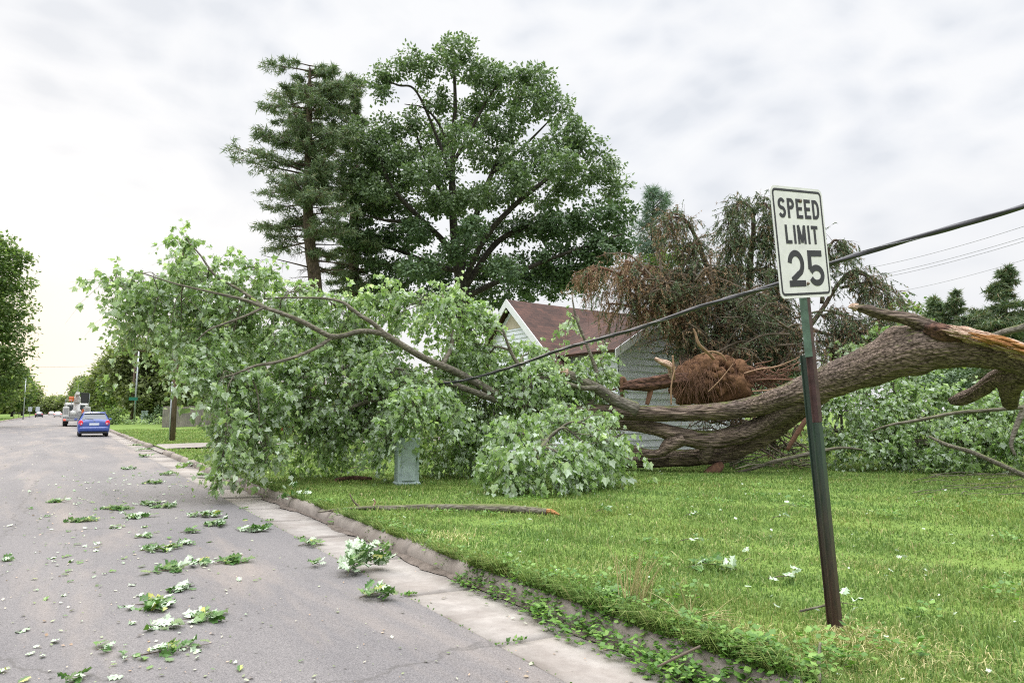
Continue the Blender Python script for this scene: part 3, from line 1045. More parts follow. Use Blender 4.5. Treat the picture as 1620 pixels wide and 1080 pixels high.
# ------------------------------------------------------------------ speed limit sign
SC = C0 + .962 * (np.array([4.155, 2.635, 2.72]) - C0)
tilt = rad(7.3)
sx_, sz_ = np.array([math.cos(tilt), 0, math.sin(tilt)]), np.array([-math.sin(tilt), -.02, math.cos(tilt)])
sx_ = nrm(sx_ + np.array([0, 0.0, 0]))
sz_ = nrm(sz_)
sn_ = nrm(np.cross(sx_, sz_))           # points to -Y, at the traffic
SW, SH = .585, .731
foot = SC - sz_ * ((SC[2] - LAWN_Z) / sz_[2])
sign = empty('speed_limit_sign', foot, 'white SPEED LIMIT 25 sign on a leaning two-piece steel post', 'road sign')


def sp(u, v, d=0.0):
    """point on the plate: u right 0..1, v down 0..1, d proud of the face"""
    return SC + sx_ * ((u - .5) * SW) + sz_ * ((.5 - v) * SH) + sn_ * d


def rrect(u0, v0, u1, v1, r, n=6):
    """rounded rectangle in metres -> plate points"""
    pts = []
    for cx, cy, a0 in ((u1 - r, v0 + r, -90), (u1 - r, v1 - r, 0), (u0 + r, v1 - r, 90), (u0 + r, v0 + r, 180)):
        for k in range(n + 1):
            a = rad(a0 + 90 * k / n)
            pts.append((cx + r * math.cos(a), cy + r * math.sin(a)))
    return pts


mp = lambda x, y, d: SC + sx_ * (x - SW / 2) + sz_ * (SH / 2 - y) + sn_ * d
o = rrect(0, 0, SW, SH, .045)
mb = MB()
V = np.array([mp(x, y, 0) for x, y in o] + [mp(x, y, -.003) for x, y in o])
n = len(o)
q = np.array([(i, n + i, n + (i + 1) % n, (i + 1) % n) for i in range(n)])
mb.add(V, [np.array([list(range(n))[::-1]])], 0)
mb.add(V, [q, np.array([list(range(n, 2 * n))])], 1)
mb.build('plate', [M['sign_white'], M['alu']], sign, smooth=False)
# printed border
a, b = rrect(.017, .017, SW - .017, SH - .017, .034), rrect(.033, .033, SW - .033, SH - .033, .020)
V = np.array([mp(x, y, .0012) for x, y in a] + [mp(x, y, .0012) for x, y in b])
n = len(a)
MB().add(V, [np.array([(i, (i + 1) % n, n + (i + 1) % n, n + i) for i in range(n)])]).build('printed_border', M['sign_black'], sign, smooth=False)


def stroke(mb, pts, wd, d):
    """one flat painted stroke along plate points in metres, mitred"""
    p = np.array(pts, float)
    t = nrm(np.diff(p, axis=0))
    nn = np.stack([-t[:, 1], t[:, 0]], -1)
    L, Rr = [], []
    for i in range(len(p)):
        if i == 0: m = nn[0]
        elif i == len(p) - 1: m = nn[-1]
        else:
            m = nrm(nn[i - 1] + nn[i])
            m = m / max(m @ nn[i], .5)
        L.append(p[i] + m * wd / 2); Rr.append(p[i] - m * wd / 2)
    V = np.array([mp(x, y, d) for x, y in L] + [mp(x, y, d) for x, y in Rr])
    n = len(p)
    mb.add(V, [np.array([(i, i + 1, n + i + 1, n + i) for i in range(n - 1)])])


def arc(cx, cy, rx, ry, a0, a1, n=12):
    return [(cx + rx * math.cos(rad(a)), cy + ry * math.sin(rad(a))) for a in np.linspace(a0, a1, n + 1)]


def glyph(mb, ch, x0, y0, w_, h_, s):
    """block traffic letter in the box x0,y0,w,h (y down), stroke s"""
    k = [.0016]

    def st(pts):
        k[0] += .0002
        stroke(mb, [(x0 + px_, y0 + py_) for px_, py_ in pts], s, k[0])
    e = s / 2
    W, Hh = w_, h_
    if ch == 'S':
        r1 = Hh * .25 - e / 2
        st(arc(W / 2, e + r1, W / 2 - e, r1, -20, -180, 9) + arc(W / 2, e + r1, W / 2 - e, r1, 180, 90, 5)[1:-1] +
           arc(W / 2, Hh - e - r1, W / 2 - e, r1, -90, 0, 5) + arc(W / 2, Hh - e - r1, W / 2 - e, r1, 0, 160, 9)[1:])
    elif ch == 'P':
        st([(e, 0), (e, Hh)])
        r = Hh * .28 - e
        st([(s, e), (W - r - e, e)] + arc(W - r - e, e + r, r, r, -90, 90, 8)[1:] + [(s, e + 2 * r)])
    elif ch == 'E':
        st([(e, 0), (e, Hh)])
        st([(s, e), (W, e)]); st([(s, Hh / 2), (W * .9, Hh / 2)]); st([(s, Hh - e), (W, Hh - e)])
    elif ch == 'D':
        st([(e, 0), (e, Hh)])
        r = W * .55
        st([(s, e), (W - r, e)] + arc(W - r, e + r, r - e, r, -90, 0, 6)[1:] + arc(W - r, Hh - e - r, r - e, r, 0, 90, 6) + [(s, Hh - e)])
    elif ch == 'L':
        st([(e, 0), (e, Hh)]); st([(s, Hh - e), (W, Hh - e)])
    elif ch == 'I':
        st([(e, 0), (e, Hh)])
    elif ch == 'M':
        st([(e, 0), (e, Hh)]); st([(W - e, 0), (W - e, Hh)])
        st([(e * 1.1, 0), (W / 2, Hh * .93)]); st([(W - e * 1.1, 0), (W / 2, Hh * .93)])
    elif ch == 'T':
        st([(0, e), (W, e)]); st([(W / 2, s), (W / 2, Hh)])
    elif ch == '2':
        r = W / 2 - e
        st(arc(W / 2, e + r, r, r * 1.02, 185, 360, 12) + arc(W / 2 - r * .35, e + r, r * 1.35, Hh * .34, 8, 40, 4) + [(e + s * .35, Hh - s * 1.02)])
        st([(0, Hh - e), (W, Hh - e)])
    elif ch == '5':
        st([(e + s * .12, 0), (e, Hh * .53)])
        st([(s * 1.1, e), (W * .94, e)])
        r = W / 2 - e
        ry = Hh * .30 - e
        st(arc(W / 2, Hh - e - ry, r, ry, 205, 360, 10) + arc(W / 2, Hh - e - ry, r, ry, 0, 160, 12)[1:])


def word(name, letters, v0, v1, u0, u1, s, widths, gap):
    tot = sum(widths) + gap * (len(letters) - 1)
    sc = (u1 - u0) * SW / tot
    x = u0 * SW
    part = MB()
    for ch, wd in zip(letters, widths):
        glyph(part, ch, x, v0 * SH, wd * sc, (v1 - v0) * SH, s)
        x += (wd + gap) * sc
    part.build(name, M['sign_black'], sign, smooth=False)


word('lettering', 'SPEED', .105, .285, .115, .905, .024, (1, .95, .9, .9, 1), .26)
word('lettering', 'LIMIT', .345, .515, .20, .835, .024, (.85, .26, 1.15, .26, .95), .28)
word('numerals', '25', .572, .900, .19, .88, .042, (1, 1), .24)
for u, v in ((.545, .125), (.53, .875)):
    c = sp(u, v)
    MB().add(*tube([(*c, .011), (*(c + sn_ * .006), .011), (*(c + sn_ * .007), .006), (*(c + sn_ * .013), .006)], 10)).build('bolt', M['bolt'], sign)


def u_channel(a, b, w1, off, name, mat):
    """rolled U-post between two points, open to the back"""
    ax = nrm(b - a)
    sd = nrm(sx_ - ax * (sx_ @ ax))
    fr = nrm(np.cross(sd, ax))
    prof = [(-.042, -.030), (-.026, -.028), (-.020, .0), (.020, .0), (.026, -.028), (.042, -.030), (.042, -.0335), (.023, -.032), (.0165, -.004), (-.0165, -.004), (-.023, -.032), (-.042, -.0335)]
    prof = [(x * w1, y * w1 + off) for x, y in prof]
    V, Fs = prism(prof, sd, fr, b - a, a)
    return MB().add(V, Fs).build(name, mat, sign, smooth=False)


top = sp(.53, .06, -.006)
bot = top - sz_ * ((top[2] - LAWN_Z + .35) / sz_[2])
axis = bot - top
at_z = lambda z: top + axis * ((top[2] - z) / (top[2] - bot[2]))
u_channel(at_z(1.50), top, 1.0, 0.0, 'upper_post', M['post_rust'])
ax = nrm(top - bot); sd = nrm(sx_ - ax * (sx_ @ ax)); fr = nrm(np.cross(sd, ax))
V, Fs = prism([(-.047, -.036), (-.021, -.036), (-.021, .0035), (-.047, -.026)], sd, fr, top - at_z(1.93), at_z(1.93))
MB().add(V, Fs).build('post_flange', M['post_green'], sign, smooth=False)
u_channel(bot, at_z(1.94), 1.06, -.040, 'lower_post', M['post_dark'])
u_channel(bot, at_z(1.497), 1.04, -.003, 'lower_post', M['post_dark'])

# ------------------------------------------------------------------ the fallen maple
def px_limb(pts, n=6):
    """limb from surveyed points (x, y, radius in photo px, distance)"""
    a = np.array([(*P(x, y, d), r * d / FPX) for x, y, r, d in pts])
    return catmull(a, n)


NODES = []      # skeleton points that boughs can spring from


def add_nodes(c):
    NODES.extend([tuple(q) for q in c])


def grow_bough(parent, spec, mats, wood='limb', attach=None, seed=0, nsub=13, ntw=12, nleaf=9, leaf=(.075, .145), tw=(.34, .80), names=('bough', 'leaves'), hang=.9, r0=.030):
    """leafy bough: a branch to the middle of its space, side branches, twigs, hanging leaves"""
    g = np.random.default_rng(seed)
    cx, cy, rx, ry, d, rd = spec
    d = d + (.45 if cy < 600 and d > 11.9 else 0)
    c = P(cx, cy, d)
    nodes = np.array(attach if attach is not None else NODES)
    dist = np.linalg.norm(nodes[:, :3] - c, axis=1) + g.uniform(0, .3, len(nodes))
    a = nodes[np.argmin(dist)]
    mbw, mbl = MB(), MB()
    span = c - a[:3]
    m1 = a[:3] + span * .45 + np.array([0, 0, .12 * np.linalg.norm(span)]) + g.normal(0, .08, 3)
    far = c + span * .25 + g.normal(0, .15, 3)
    rr = min(r0, a[3] * .8)
    main = catmull(np.array([(*a[:3], rr), (*m1, rr * .75), (*c, rr * .5), (*far, rr * .2)]), 7)
    mbw.add(*tube(main, 7, .06, seed=seed))
    k = g.normal(size=(nsub, 3))
    k = nrm(k) * (g.uniform(.25, 1, nsub) ** (1 / 2.2))[:, None]
    subs = c + (k[:, 0] * rx * d / FPX)[:, None] * R_ + (k[:, 1] * ry * d / FPX)[:, None] * U_ + (k[:, 2] * rd)[:, None] * F_
    subs[:, 2] = np.maximum(subs[:, 2], .42)
    B, D = [], []
    for s in subs:
        st = main[int(g.uniform(.25, .98) * (len(main) - 1))]
        v = s - st[:3]
        mid_ = st[:3] + v * .5 + np.array([0, 0, .10]) + g.normal(0, .06, 3)
        mbw.add(*tube(catmull(np.array([(*st[:3], st[3] * .55 + .002), (*mid_, .007), (*s, .004)]), 4), 5))
        n = int(g.integers(ntw - 3, ntw + 4))
        t = g.uniform(.45, 1, n)[:, None]
        base = st[:3] * (1 - t) ** 2 + 2 * mid_ * t * (1 - t) + s * t ** 2
        dd = nrm(nrm(v) * .7 + g.normal(0, .65, (n, 3)) + np.array([0, 0, .12]))
        B.append(base); D.append(dd)
    B, D = np.concatenate(B), np.concatenate(D)
    L = g.uniform(*tw, len(B))
    dr = g.uniform(.25, 1.15, len(B)) * hang
    # nothing hangs through the ground
    end = B[:, 2] + D[:, 2] * L - dr * L
    L = np.where(end < .16, np.clip(L * (B[:, 2] - .16) / np.maximum(B[:, 2] - end, .01), .08, None), L)
    thin_stems(mbw, B, D, L, dr, .0042)
    li = np.repeat(np.arange(len(B)), nleaf)
    t = g.uniform(.12, 1.0, len(li))
    pos = stem_pt(B[li], D[li], L[li], dr[li], t) + g.normal(0, .025, (len(li), 3))
    yd = D[li] * .45 + g.normal(0, .5, (len(li), 3)) + np.array([0, 0, -hang])
    sc = (leaf[0] * .8 + (leaf[1] * 1.06 - leaf[0] * .8) * g.uniform(0, 1, len(li)) ** 1.15) * (1 - .25 * (t > .9))
    keep = pos[:, 2] - sc * .55 > .03
    pos[:, 2] = np.where(keep, pos[:, 2], .05 + sc * .6)
    put_leaves(mbl, MAPLE, pos, yd, sc, 0, g, limp=1.15)
    b = mbw.build(names[0], M[wood], parent)
    mbl.build(names[1], mats, b)
    return b


tree_base = P(1500, 600, 13.6)
tree_base[2] = .13
maple = empty('fallen_maple', tree_base, 'huge fallen maple lying across the lawn with mossy trunk and leafy crown over the curb', 'tree')
trunk_c = px_limb([(1790, 640, 34, 12.0), (1700, 600, 30, 12.4), (1625, 571, 25, 12.9), (1565, 559, 23, 13.2), (1510, 552, 29, 13.5), (1454, 553, 33, 13.8), (1380, 577, 31, 14.2), (1305, 606, 25, 14.7), (1268, 622, 23, 15.0)], 22)
MB().add(*tube(trunk_c, 132, .04, seed=1, ridge=.055, knots=9)).build('trunk', M['bark'], maple)
upper = px_limb([(1300, 606, 23, 14.8), (1270, 617, 22, 14.95), (1240, 629, 19, 15.1), (1180, 645, 15.5, 15.5), (1110, 652, 13, 15.7), (1050, 654, 12, 15.7), (990, 652, 12.5, 15.6), (960, 650, 11, 15.5), (900, 649, 8.5, 15.3), (845, 646, 7.5, 15.0)], 10)
lim1 = MB().add(*tube(upper, 110, .055, seed=2, ridge=.06, knots=9)).build('limb', M['bark'], maple)
lower = px_limb([(1300, 616, 20, 14.8), (1242, 650, 17, 15.2), (1205, 674, 15, 15.5), (1163, 689, 15, 15.7), (1116, 696, 14.5, 15.8), (1069, 688, 13.5, 15.8), (1037, 678, 10.5, 15.8), (1000, 673, 8.5, 15.9), (930, 670, 7, 16.0), (850, 668, 5.5, 16.1), (760, 667, 4.5, 16.1)], 10)
MB().add(*tube(lower, 110, .065, seed=3, ridge=.06, knots=8)).build('limb', M['bark'], maple)
low2 = px_limb([(1270, 640, 16, 15.3), (1226, 679, 13.5, 15.7), (1179, 706, 12.5, 15.9), (1150, 718, 12.5, 16.1), (1100, 723, 12.5, 16.2), (1060, 725, 12, 16.3), (1020, 729, 10, 16.4), (960, 733, 8, 16.5)], 10)
MB().add(*tube(low2, 96, .07, seed=4, ridge=.06, knots=6)).build('limb', M['bark'], maple)
cross = px_limb([(1123, 694, 10, 15.7), (1119, 712, 11, 15.8), (1112, 727, 9, 15.9), (1108, 731, 4, 15.9)], 6)
MB().add(*tube(cross, 18, .1, seed=5)).build('limb_stub', M['bark'], maple)
prop = px_limb([(1080, 692, 12, 15.7), (1058, 704, 11, 15.7), (1044, 716, 7, 15.7), (1020, 716, 7, 15.8), (985, 708, 9, 15.9)], 6)
MB().add(*tube(prop, 16, .1, seed=6)).build('limb_stub', M['bark'], maple)
broken = px_limb([(1005, 648, 13, 15.6), (975, 634, 10, 15.5), (950, 617, 8.5, 15.4), (921, 603, 7.5, 15.3), (896, 591, 6.5, 15.2)], 8)
bl = MB().add(*tube(broken, 40, .09, seed=7, ridge=.04, knots=4)).build('broken_limb', M['limb'], maple)
tipc = px_limb([(897, 591.5, 6.0, 15.19), (890, 588, 5, 15.17), (884, 586, 1.5, 15.15)], 4)
MB().add(*tube(tipc, 9, .25, seed=8)).build('splintered_tip', M['wood'], bl)
thinb = px_limb([(945, 613, 4.5, 15.3), (920, 613, 4, 15.1), (895, 606, 3.5, 15.0), (870, 598, 3, 14.9), (845, 596, 2, 14.8)], 6)
MB().add(*tube(thinb, 8, .08)).build('limb', M['limb'], maple)
limbA = px_limb([(850, 646, 7.5, 15.0), (809, 630, 7, 14.8), (778, 619, 6.5, 14.7), (746, 601, 6, 14.5), (715, 585, 5.6, 14.2), (671, 566, 5.3, 13.9), (633, 544, 5.2, 13.6), (608, 529, 5, 13.4), (592, 525, 4.3, 13.3), (569, 524, 4.3, 13.1), (545, 530, 4.2, 13.0), (528, 532, 4.6, 12.9), (516, 529, 4, 12.8), (481, 510, 3.7, 12.6), (450, 497, 3.4, 12.5), (418, 486, 3.1, 12.4), (386, 474, 2.6, 12.3), (339, 463, 2.0, 12.2), (279, 449, 1.4, 12.1), (225, 432, .9, 12.1)], 6)
MB().add(*tube(limbA, 16, .06, seed=9)).build('limb', M['limb'], maple)
limbB = px_limb([(850, 648, 7, 15.0), (809, 639, 6, 14.9), (778, 630, 5.5, 14.7), (740, 616, 5, 14.4), (712, 607, 4.5, 14.2), (668, 604, 3, 14.0), (640, 606, 2, 13.8)], 6)
MB().add(*tube(limbB, 14, .06, seed=10)).build('limb', M['limb'], maple)
subs_px = [
    [(610, 529, 4, 13.4), (590, 511, 3.8, 13.3), (572, 500, 3.6, 13.3), (556, 488, 3, 13.3), (542, 478, 2.6, 13.3), (515, 472, 2, 13.4), (480, 471, 1.7, 13.5), (445, 471, 1.4, 13.6), (418, 473, 1, 13.6)],
    [(418, 486, 2.3, 12.4), (390, 499, 2, 12.2), (355, 512, 1.8, 12.1), (330, 522, 1.3, 12), (310, 540, .9, 12)],
    [(528, 532, 3.2, 12.9), (500, 550, 3, 12.7), (465, 565, 2.8, 12.5), (430, 574, 2.6, 12.4), (402, 579, 2.2, 12.3), (370, 592, 1.8, 12.2), (335, 600, 1.4, 12.1), (300, 598, .9, 12.1)],
    [(601, 630, 4, 13.9), (575, 637, 3.6, 13.8), (551, 646, 3, 13.7), (520, 652, 2, 13.6)],
    [(601, 645, 3.5, 14.2), (570, 659, 3.2, 14.1), (535, 671, 3, 14), (500, 690, 2, 13.9), (460, 710, 1.5, 13.8)],
    [(760, 667, 6, 16), (700, 655, 4.5, 15.4), (640, 640, 4, 14.6), (601, 630, 4, 13.9)],
    [(760, 667, 6, 16), (690, 662, 4.5, 15.4), (640, 648, 4, 14.7), (601, 645, 3.5, 14.2)],
    [(900, 652, 7, 15.3), (885, 668, 6, 14.4), (872, 688, 5, 13.2), (862, 700, 4, 12.0), (850, 715, 3, 11.3)],
    [(418, 486, 3, 13), (385, 462, 2.6, 13.1), (340, 435, 2, 13.1), (318, 405, 1.4, 13.1), (300, 385, .9, 13.1)],
    [(700, 578, 4, 14.2), (715, 545, 3, 14.4), (712, 505, 2.4, 14.5), (700, 465, 1.2, 14.6)],
    [(845, 646, 5, 15), (835, 600, 4, 14.9), (810, 560, 3, 14.8), (795, 520, 1.5, 14.7)],
    [(930, 648, 5, 15.4), (945, 600, 3.5, 15.6), (930, 550, 2.6, 15.6), (912, 505, 1.8, 15.5), (905, 470, 1, 15.5)],
]
conn = {5, 6}
for i, sp_ in enumerate(subs_px):
    c = px_limb(sp_, 6)
    MB().add(*tube(c, 9, .06, seed=20 + i)).build('limb', M['limb'], maple)
    add_nodes(c)
for c in (limbA, limbB, upper[40:], thinb, broken):
    add_nodes(c)
# torn top of the trunk where the bole split open
wound = px_limb([(1496, 520, 6, 13.45), (1520, 528, 9, 13.25), (1560, 540, 11, 13.1), (1600, 552, 12.5, 12.9), (1640, 567, 14, 12.6), (1700, 590, 17, 12.2)], 10)
wo = MB().add(*tube(wound, 56, .30, seed=31, ridge=.10, knots=5)).build('splintered_wood', M['wood'], maple)
mb = MB()
g = np.random.default_rng(77)
for i in range(46):
    x0 = g.uniform(1565, 1700)
    y0 = np.interp(x0, [1500, 1620, 1700], [521, 551, 580]) + g.uniform(-7, 6)
    d0 = np.interp(x0, [1500, 1700], [13.35, 12.1]) - g.uniform(0, .25)
    ln = g.uniform(25, 80)
    r = g.uniform(1.2, 4.2)
    mb.add(*tube(px_limb([(x0 - ln / 2, y0 - ln * .13 + g.uniform(-3, 3), r * .25, d0), (x0, y0, r, d0 - .03), (x0 + ln / 2, y0 + ln * .13 + g.uniform(-3, 2), r * .5, d0 - .05)], 4), 6, .2, seed=i))
mb.build('splinter', M['orange_wood'], wo)
mb = MB()
for i in range(40):
    x0 = g.uniform(1500, 1620)
    y0 = np.interp(x0, [1500, 1620], [523, 553]) + g.uniform(-6, 8)
    d0 = np.interp(x0, [1500, 1620], [13.3, 12.65]) - g.uniform(0, .2)
    ln = g.uniform(18, 60)
    r = g.uniform(1.0, 3.4)
    mb.add(*tube(px_limb([(x0 - ln / 2, y0 - ln * .13 + g.uniform(-3, 3), r * .25, d0), (x0, y0, r, d0 - .03), (x0 + ln / 2, y0 + ln * .13 + g.uniform(-3, 2), r * .5, d0 - .05)], 4), 6, .2, seed=i))
mb.build('splinter', M['wood'], wo)
# decayed collar and the snapped limb on top of the bend
stub = px_limb([(1352, 486, 4, 13.9), (1370, 489, 7, 13.88), (1387, 495, 8, 13.85), (1420, 501, 9, 13.8), (1447, 508, 11, 13.75), (1470, 518, 14, 13.7), (1490, 531, 16, 13.65)], 8)
sb = MB().add(*tube(stub, 60, .13, seed=12, ridge=.05, knots=4)).build('broken_limb', M['bark'], maple)
tipc = px_limb([(1356, 487, 6, 13.9), (1349, 485, 4.5, 13.92), (1342, 486, 1.2, 13.95)], 4)
MB().add(*tube(tipc, 9, .25, seed=13)).build('splintered_tip', M['wood'], sb)
rot = px_limb([(1462, 519, 5, 13.5), (1480, 523, 10, 13.4), (1500, 530, 10, 13.3), (1522, 537, 6, 13.2)], 6)
MB().add(*tube(rot, 16, .35, seed=14)).build('decayed_wood', M['rot'], maple)
under = px_limb([(1650, 590, 16, 12.9), (1600, 592, 15, 13.2), (1573, 600, 12, 13.6), (1545, 620, 11, 14.0), (1520, 631, 10, 14.3), (1503, 634, 5, 14.5)], 8)
MB().add(*tube(under, 60, .1, seed=15, ridge=.06, knots=3)).build('limb', M['bark'], maple)
under2 = px_limb([(1640, 580, 22, 13.1), (1604, 600, 18, 13.3), (1596, 618, 14, 13.5), (1598, 640, 10, 13.8)], 8)
MB().add(*tube(under2, 60, .1, seed=16, ridge=.06, knots=3)).build('limb', M['bark'], maple)
off = px_limb([(1660, 500, 6, 14.6), (1621, 517, 6, 14.8), (1590, 525, 5, 15), (1568, 532, 4, 15.2)], 6)
MB().add(*tube(off, 12, .08, seed=17)).build('limb', M['limb'], maple)

BOUGHS = [
    # cx, cy, rx, ry, distance, depth radius, nsub, density
    (205, 465, 42, 38, 12.3, .6, 8, .55), (252, 460, 48, 38, 12.5, .7, 11, .75), (330, 448, 55, 36, 13.0, .8, 12, .85), (298, 402, 18, 20, 12.9, .3, 6, .55), (405, 446, 55, 36, 13.3, .8, 12, .85),
    (470, 462, 50, 40, 13.6, .8, 12, .9), (285, 525, 58, 45, 12.5, .7, 12, .8), (365, 530, 65, 60, 12.8, .9, 15, 1), (455, 540, 70, 60, 13.4, .9, 16, 1),
    (315, 600, 40, 45, 12.3, .6, 9, .8), (380, 620, 60, 60, 12.4, .8, 16, 1), (355, 710, 34, 60, 11.6, .5, 11, .9), (415, 705, 36, 40, 12.3, .5, 8, .8),
    (470, 630, 65, 55, 13.4, .8, 16, 1), (545, 500, 50, 48, 14.1, .8, 12, 1), (545, 585, 65, 60, 13.4, .8, 17, 1), (490, 700, 60, 42, 14.0, .7, 11, .9),
    (620, 500, 45, 48, 14.3, .7, 12, .9), (620, 590, 60, 50, 13.6, .8, 16, 1), (580, 670, 60, 45, 13.8, .7, 13, 1), (705, 500, 55, 50, 14.6, .8, 14, 1),
    (665, 645, 60, 36, 13.0, .6, 15, 1), (690, 590, 50, 40, 14.5, .7, 11, 1), (755, 530, 38, 46, 14.8, .7, 11, .9), (770, 575, 50, 40, 15.0, .6, 11, 1), (625, 690, 26, 26, 13.3, .3, 7, .9),
    (720, 690, 50, 45, 14.6, .7, 13, 1), (790, 700, 50, 40, 14.8, .6, 11, 1), (840, 600, 50, 36, 14.9, .7, 11, .9), (900, 590, 40, 30, 15.3, .6, 9, .7), (945, 570, 28, 34, 15.5, .5, 7, .6), (905, 500, 12, 30, 15.5, .2, 4, .4),
    (930, 615, 40, 28, 16.0, .5, 8, .9), (880, 618, 45, 28, 15.7, .5, 9, .9),
    (800, 610, 50, 36, 15.2, .6, 12, 1), (755, 640, 55, 36, 15, .6, 12, 1), (590, 540, 55, 40, 14.4, .7, 13, 1), (640, 625, 60, 40, 14.6, .7, 13, 1), (835, 560, 26, 22, 15.2, .4, 6, .7), (540, 640, 60, 40, 14.3, .7, 13, 1), (430, 660, 60, 45, 13.4, .7, 10, .9), (230, 520, 40, 40, 12.4, .6, 9, .7), (850, 640, 60, 26, 15.6, .5, 10, 1), (700, 720, 60, 20, 15.2, .6, 10, 1), (520, 725, 60, 18, 14.6, .6, 9, .9),
    (830, 685, 46, 30, 12.4, .5, 8, .8), (850, 728, 66, 32, 11.6, .5, 10, .8), (925, 700, 50, 32, 12.3, .5, 8, .8), (970, 690, 26, 26, 12.6, .3, 5, .7), (800, 740, 34, 34, 11.4, .35, 8, .8), (880, 662, 60, 18, 13.6, .5, 9, .9), (955, 665, 40, 16, 14.2, .4, 6, .8), (915, 735, 46, 22, 11.6, .3, 5, .7),
]
for i, bspec in enumerate(BOUGHS):
    grow_bough(maple, bspec[:6], [M['maple_leaf']], seed=100 + i, nsub=int(bspec[6] * (.9 if bspec[0] < 420 else .95)), nleaf=10, **(dict(hang=1.25, tw=(.4, .8), leaf=(.09, .155), ntw=9) if bspec[4] < 12.7 and bspec[0] > 780 else dict(ntw=max(6, int(11 * bspec[7])))))

# leafy heap behind the sign
heap = empty('broken_limb_heap', (*P(1440, 735, 16.6)[:2], .13), 'heap of leafy broken maple limbs lying under the arched trunk behind the sign post', 'broken limbs')
hn = []
for sp_ in ([(1700, 690, 9, 15.5), (1600, 700, 7, 16), (1480, 700, 6, 16.4), (1380, 695, 5, 16.8), (1320, 680, 3, 17)],
            [(1660, 620, 8, 16.5), (1560, 660, 6, 16.6), (1470, 665, 5, 16.8), (1400, 640, 4, 17)],
            [(1618, 644, 3.2, 14.8), (1560, 649, 3.2, 15), (1510, 653, 3, 15.1), (1455, 664, 2.6, 15.2), (1408, 672, 2, 15.3), (1378, 682, 1.2, 15.4)],
            [(1650, 765, 4.5, 13.6), (1621, 752, 4.5, 13.8), (1575, 731, 4, 14.3), (1535, 714, 3.6, 14.8), (1500, 704, 3, 15.2), (1470, 690, 2, 15.6)],
            [(1625, 640, 5, 14.9), (1612, 665, 4.5, 14.8), (1600, 700, 3, 14.7), (1606, 720, 2, 14.6)]):
    c = px_limb(sp_, 6)
    hn += [tuple(q) for q in c]
    MB().add(*tube(c, 10, .06, seed=40)).build('limb', M['limb'], heap)
for i, b in enumerate([(1335, 650, 45, 50, 17, .7, 12, 1), (1395, 640, 50, 40, 17, .7, 12, 1), (1390, 695, 60, 36, 16.6, .7, 14, 1), (1460, 640, 55, 48, 16.8, .7, 14, 1), (1460, 700, 60, 32, 16.2, .7, 14, 1),
                       (1530, 665, 55, 40, 16.4, .7, 14, 1), (1540, 705, 55, 30, 15.8, .6, 12, 1), (1605, 680, 45, 45, 15.6, .7, 13, 1), (1600, 635, 40, 40, 16, .6, 10, 1), (1420, 600, 60, 25, 17.2, .5, 9, .8), (1660, 690, 40, 60, 15.8, .7, 12, 1), (1335, 705, 26, 24, 16.6, .4, 6, .8)]):
    grow_bough(heap, b[:6], [M['maple_leaf']], attach=hn, seed=200 + i, nsub=b[6], ntw=int(11 * b[7]), nleaf=9)
sprig = empty('leafy_sapling', (*P(1370, 600, 18.5)[:2], .13), 'small bright green leafy sprigs standing up behind the mossy trunk', 'sapling')
c = px_limb([(1372, 640, 2, 17.6), (1368, 590, 1.5, 17.6), (1362, 555, 1, 17.6)], 5)
MB().add(*tube(c, 6)).build('stem', M['twig'], sprig)
c2 = px_limb([(1385, 620, 1.8, 17.6), (1395, 570, 1.4, 17.6), (1398, 540, .9, 17.6)], 5)
MB().add(*tube(c2, 6)).build('stem', M['twig'], sprig)
for i, b in enumerate([(1352, 555, 24, 16, 17.6, .3, 5, .5), (1392, 535, 14, 14, 17.6, .3, 4, .5), (1320, 575, 14, 14, 17.6, .3, 4, .5)]):
    grow_bough(sprig, b[:6], [M['maple_leaf']], attach=[tuple(q) for q in c] + [tuple(q) for q in c2], seed=260 + i, nsub=b[6], ntw=5, nleaf=7, wood='twig')


# ------------------------------------------------------------------ sticks and branches on the lawn
def stick(name, pts, label, cat, mat='limb', seg=8, rough=.1, group=None, seed=0, world_pts=False):
    c = catmull(np.array(pts), 6) if world_pts else px_limb(pts, 6)
    o = MB().add(*tube(c, seg, rough, seed=seed)).build(name, M[mat])
    b = c[np.argmin(c[:, 2])][:3]
    recenter(o, b)
    return tag(o, label, cat, group)


def gpts(lst):
    """points lying on the lawn: (px, py, radius m, height above)"""
    out = []
    for x, y, r, hz in lst:
        q = G(x, y, LAWN_Z + hz)
        out.append((q[0], q[1], LAWN_Z + float(hump(q[0], q[1])) + hz + r, r))
    return out


br = empty('fallen_branch', G(700, 808, .13), 'long bark covered branch lying on the lawn near the curb, its right end broken', 'branch')
mainp = catmull(np.array(gpts([(503, 809, .012, .02), (540, 806, .022, .02), (580, 804, .030, .02), (620, 805, .036, .01), (670, 804, .042, .01), (720, 806, .046, .01), (790, 808, .050, .01), (840, 811, .046, .01), (868, 813, .042, .01)])), 8)
MB().add(*tube(mainp, 16, .12, seed=51)).build('stem', M['limb'], br)
MB().add(*tube(catmull(np.array(gpts([(866, 813, .038, .012), (876, 814, .034, .012), (886, 815, .010, .02)])), 4), 10, .25, seed=52)).build('splintered_tip', M['orange_wood'], br)
q = mainp[14]
MB().add(*tube(catmull(np.array([(*q[:3], .016), (*(q[:3] + R_ * -.10 + Z_ * .09), .012), (*(q[:3] + R_ * -.16 + Z_ * .20), .008)]), 4), 7, .1)).build('side_shoot', M['twig'], br)
q = mainp[18]
MB().add(*tube(catmull(np.array([(*q[:3], .015), (*(q[:3] + R_ * .03 + Z_ * .07), .012), (*(q[:3] + R_ * .01 + Z_ * .12), .009)]), 4), 7, .1)).build('side_shoot', M['wood'], br)
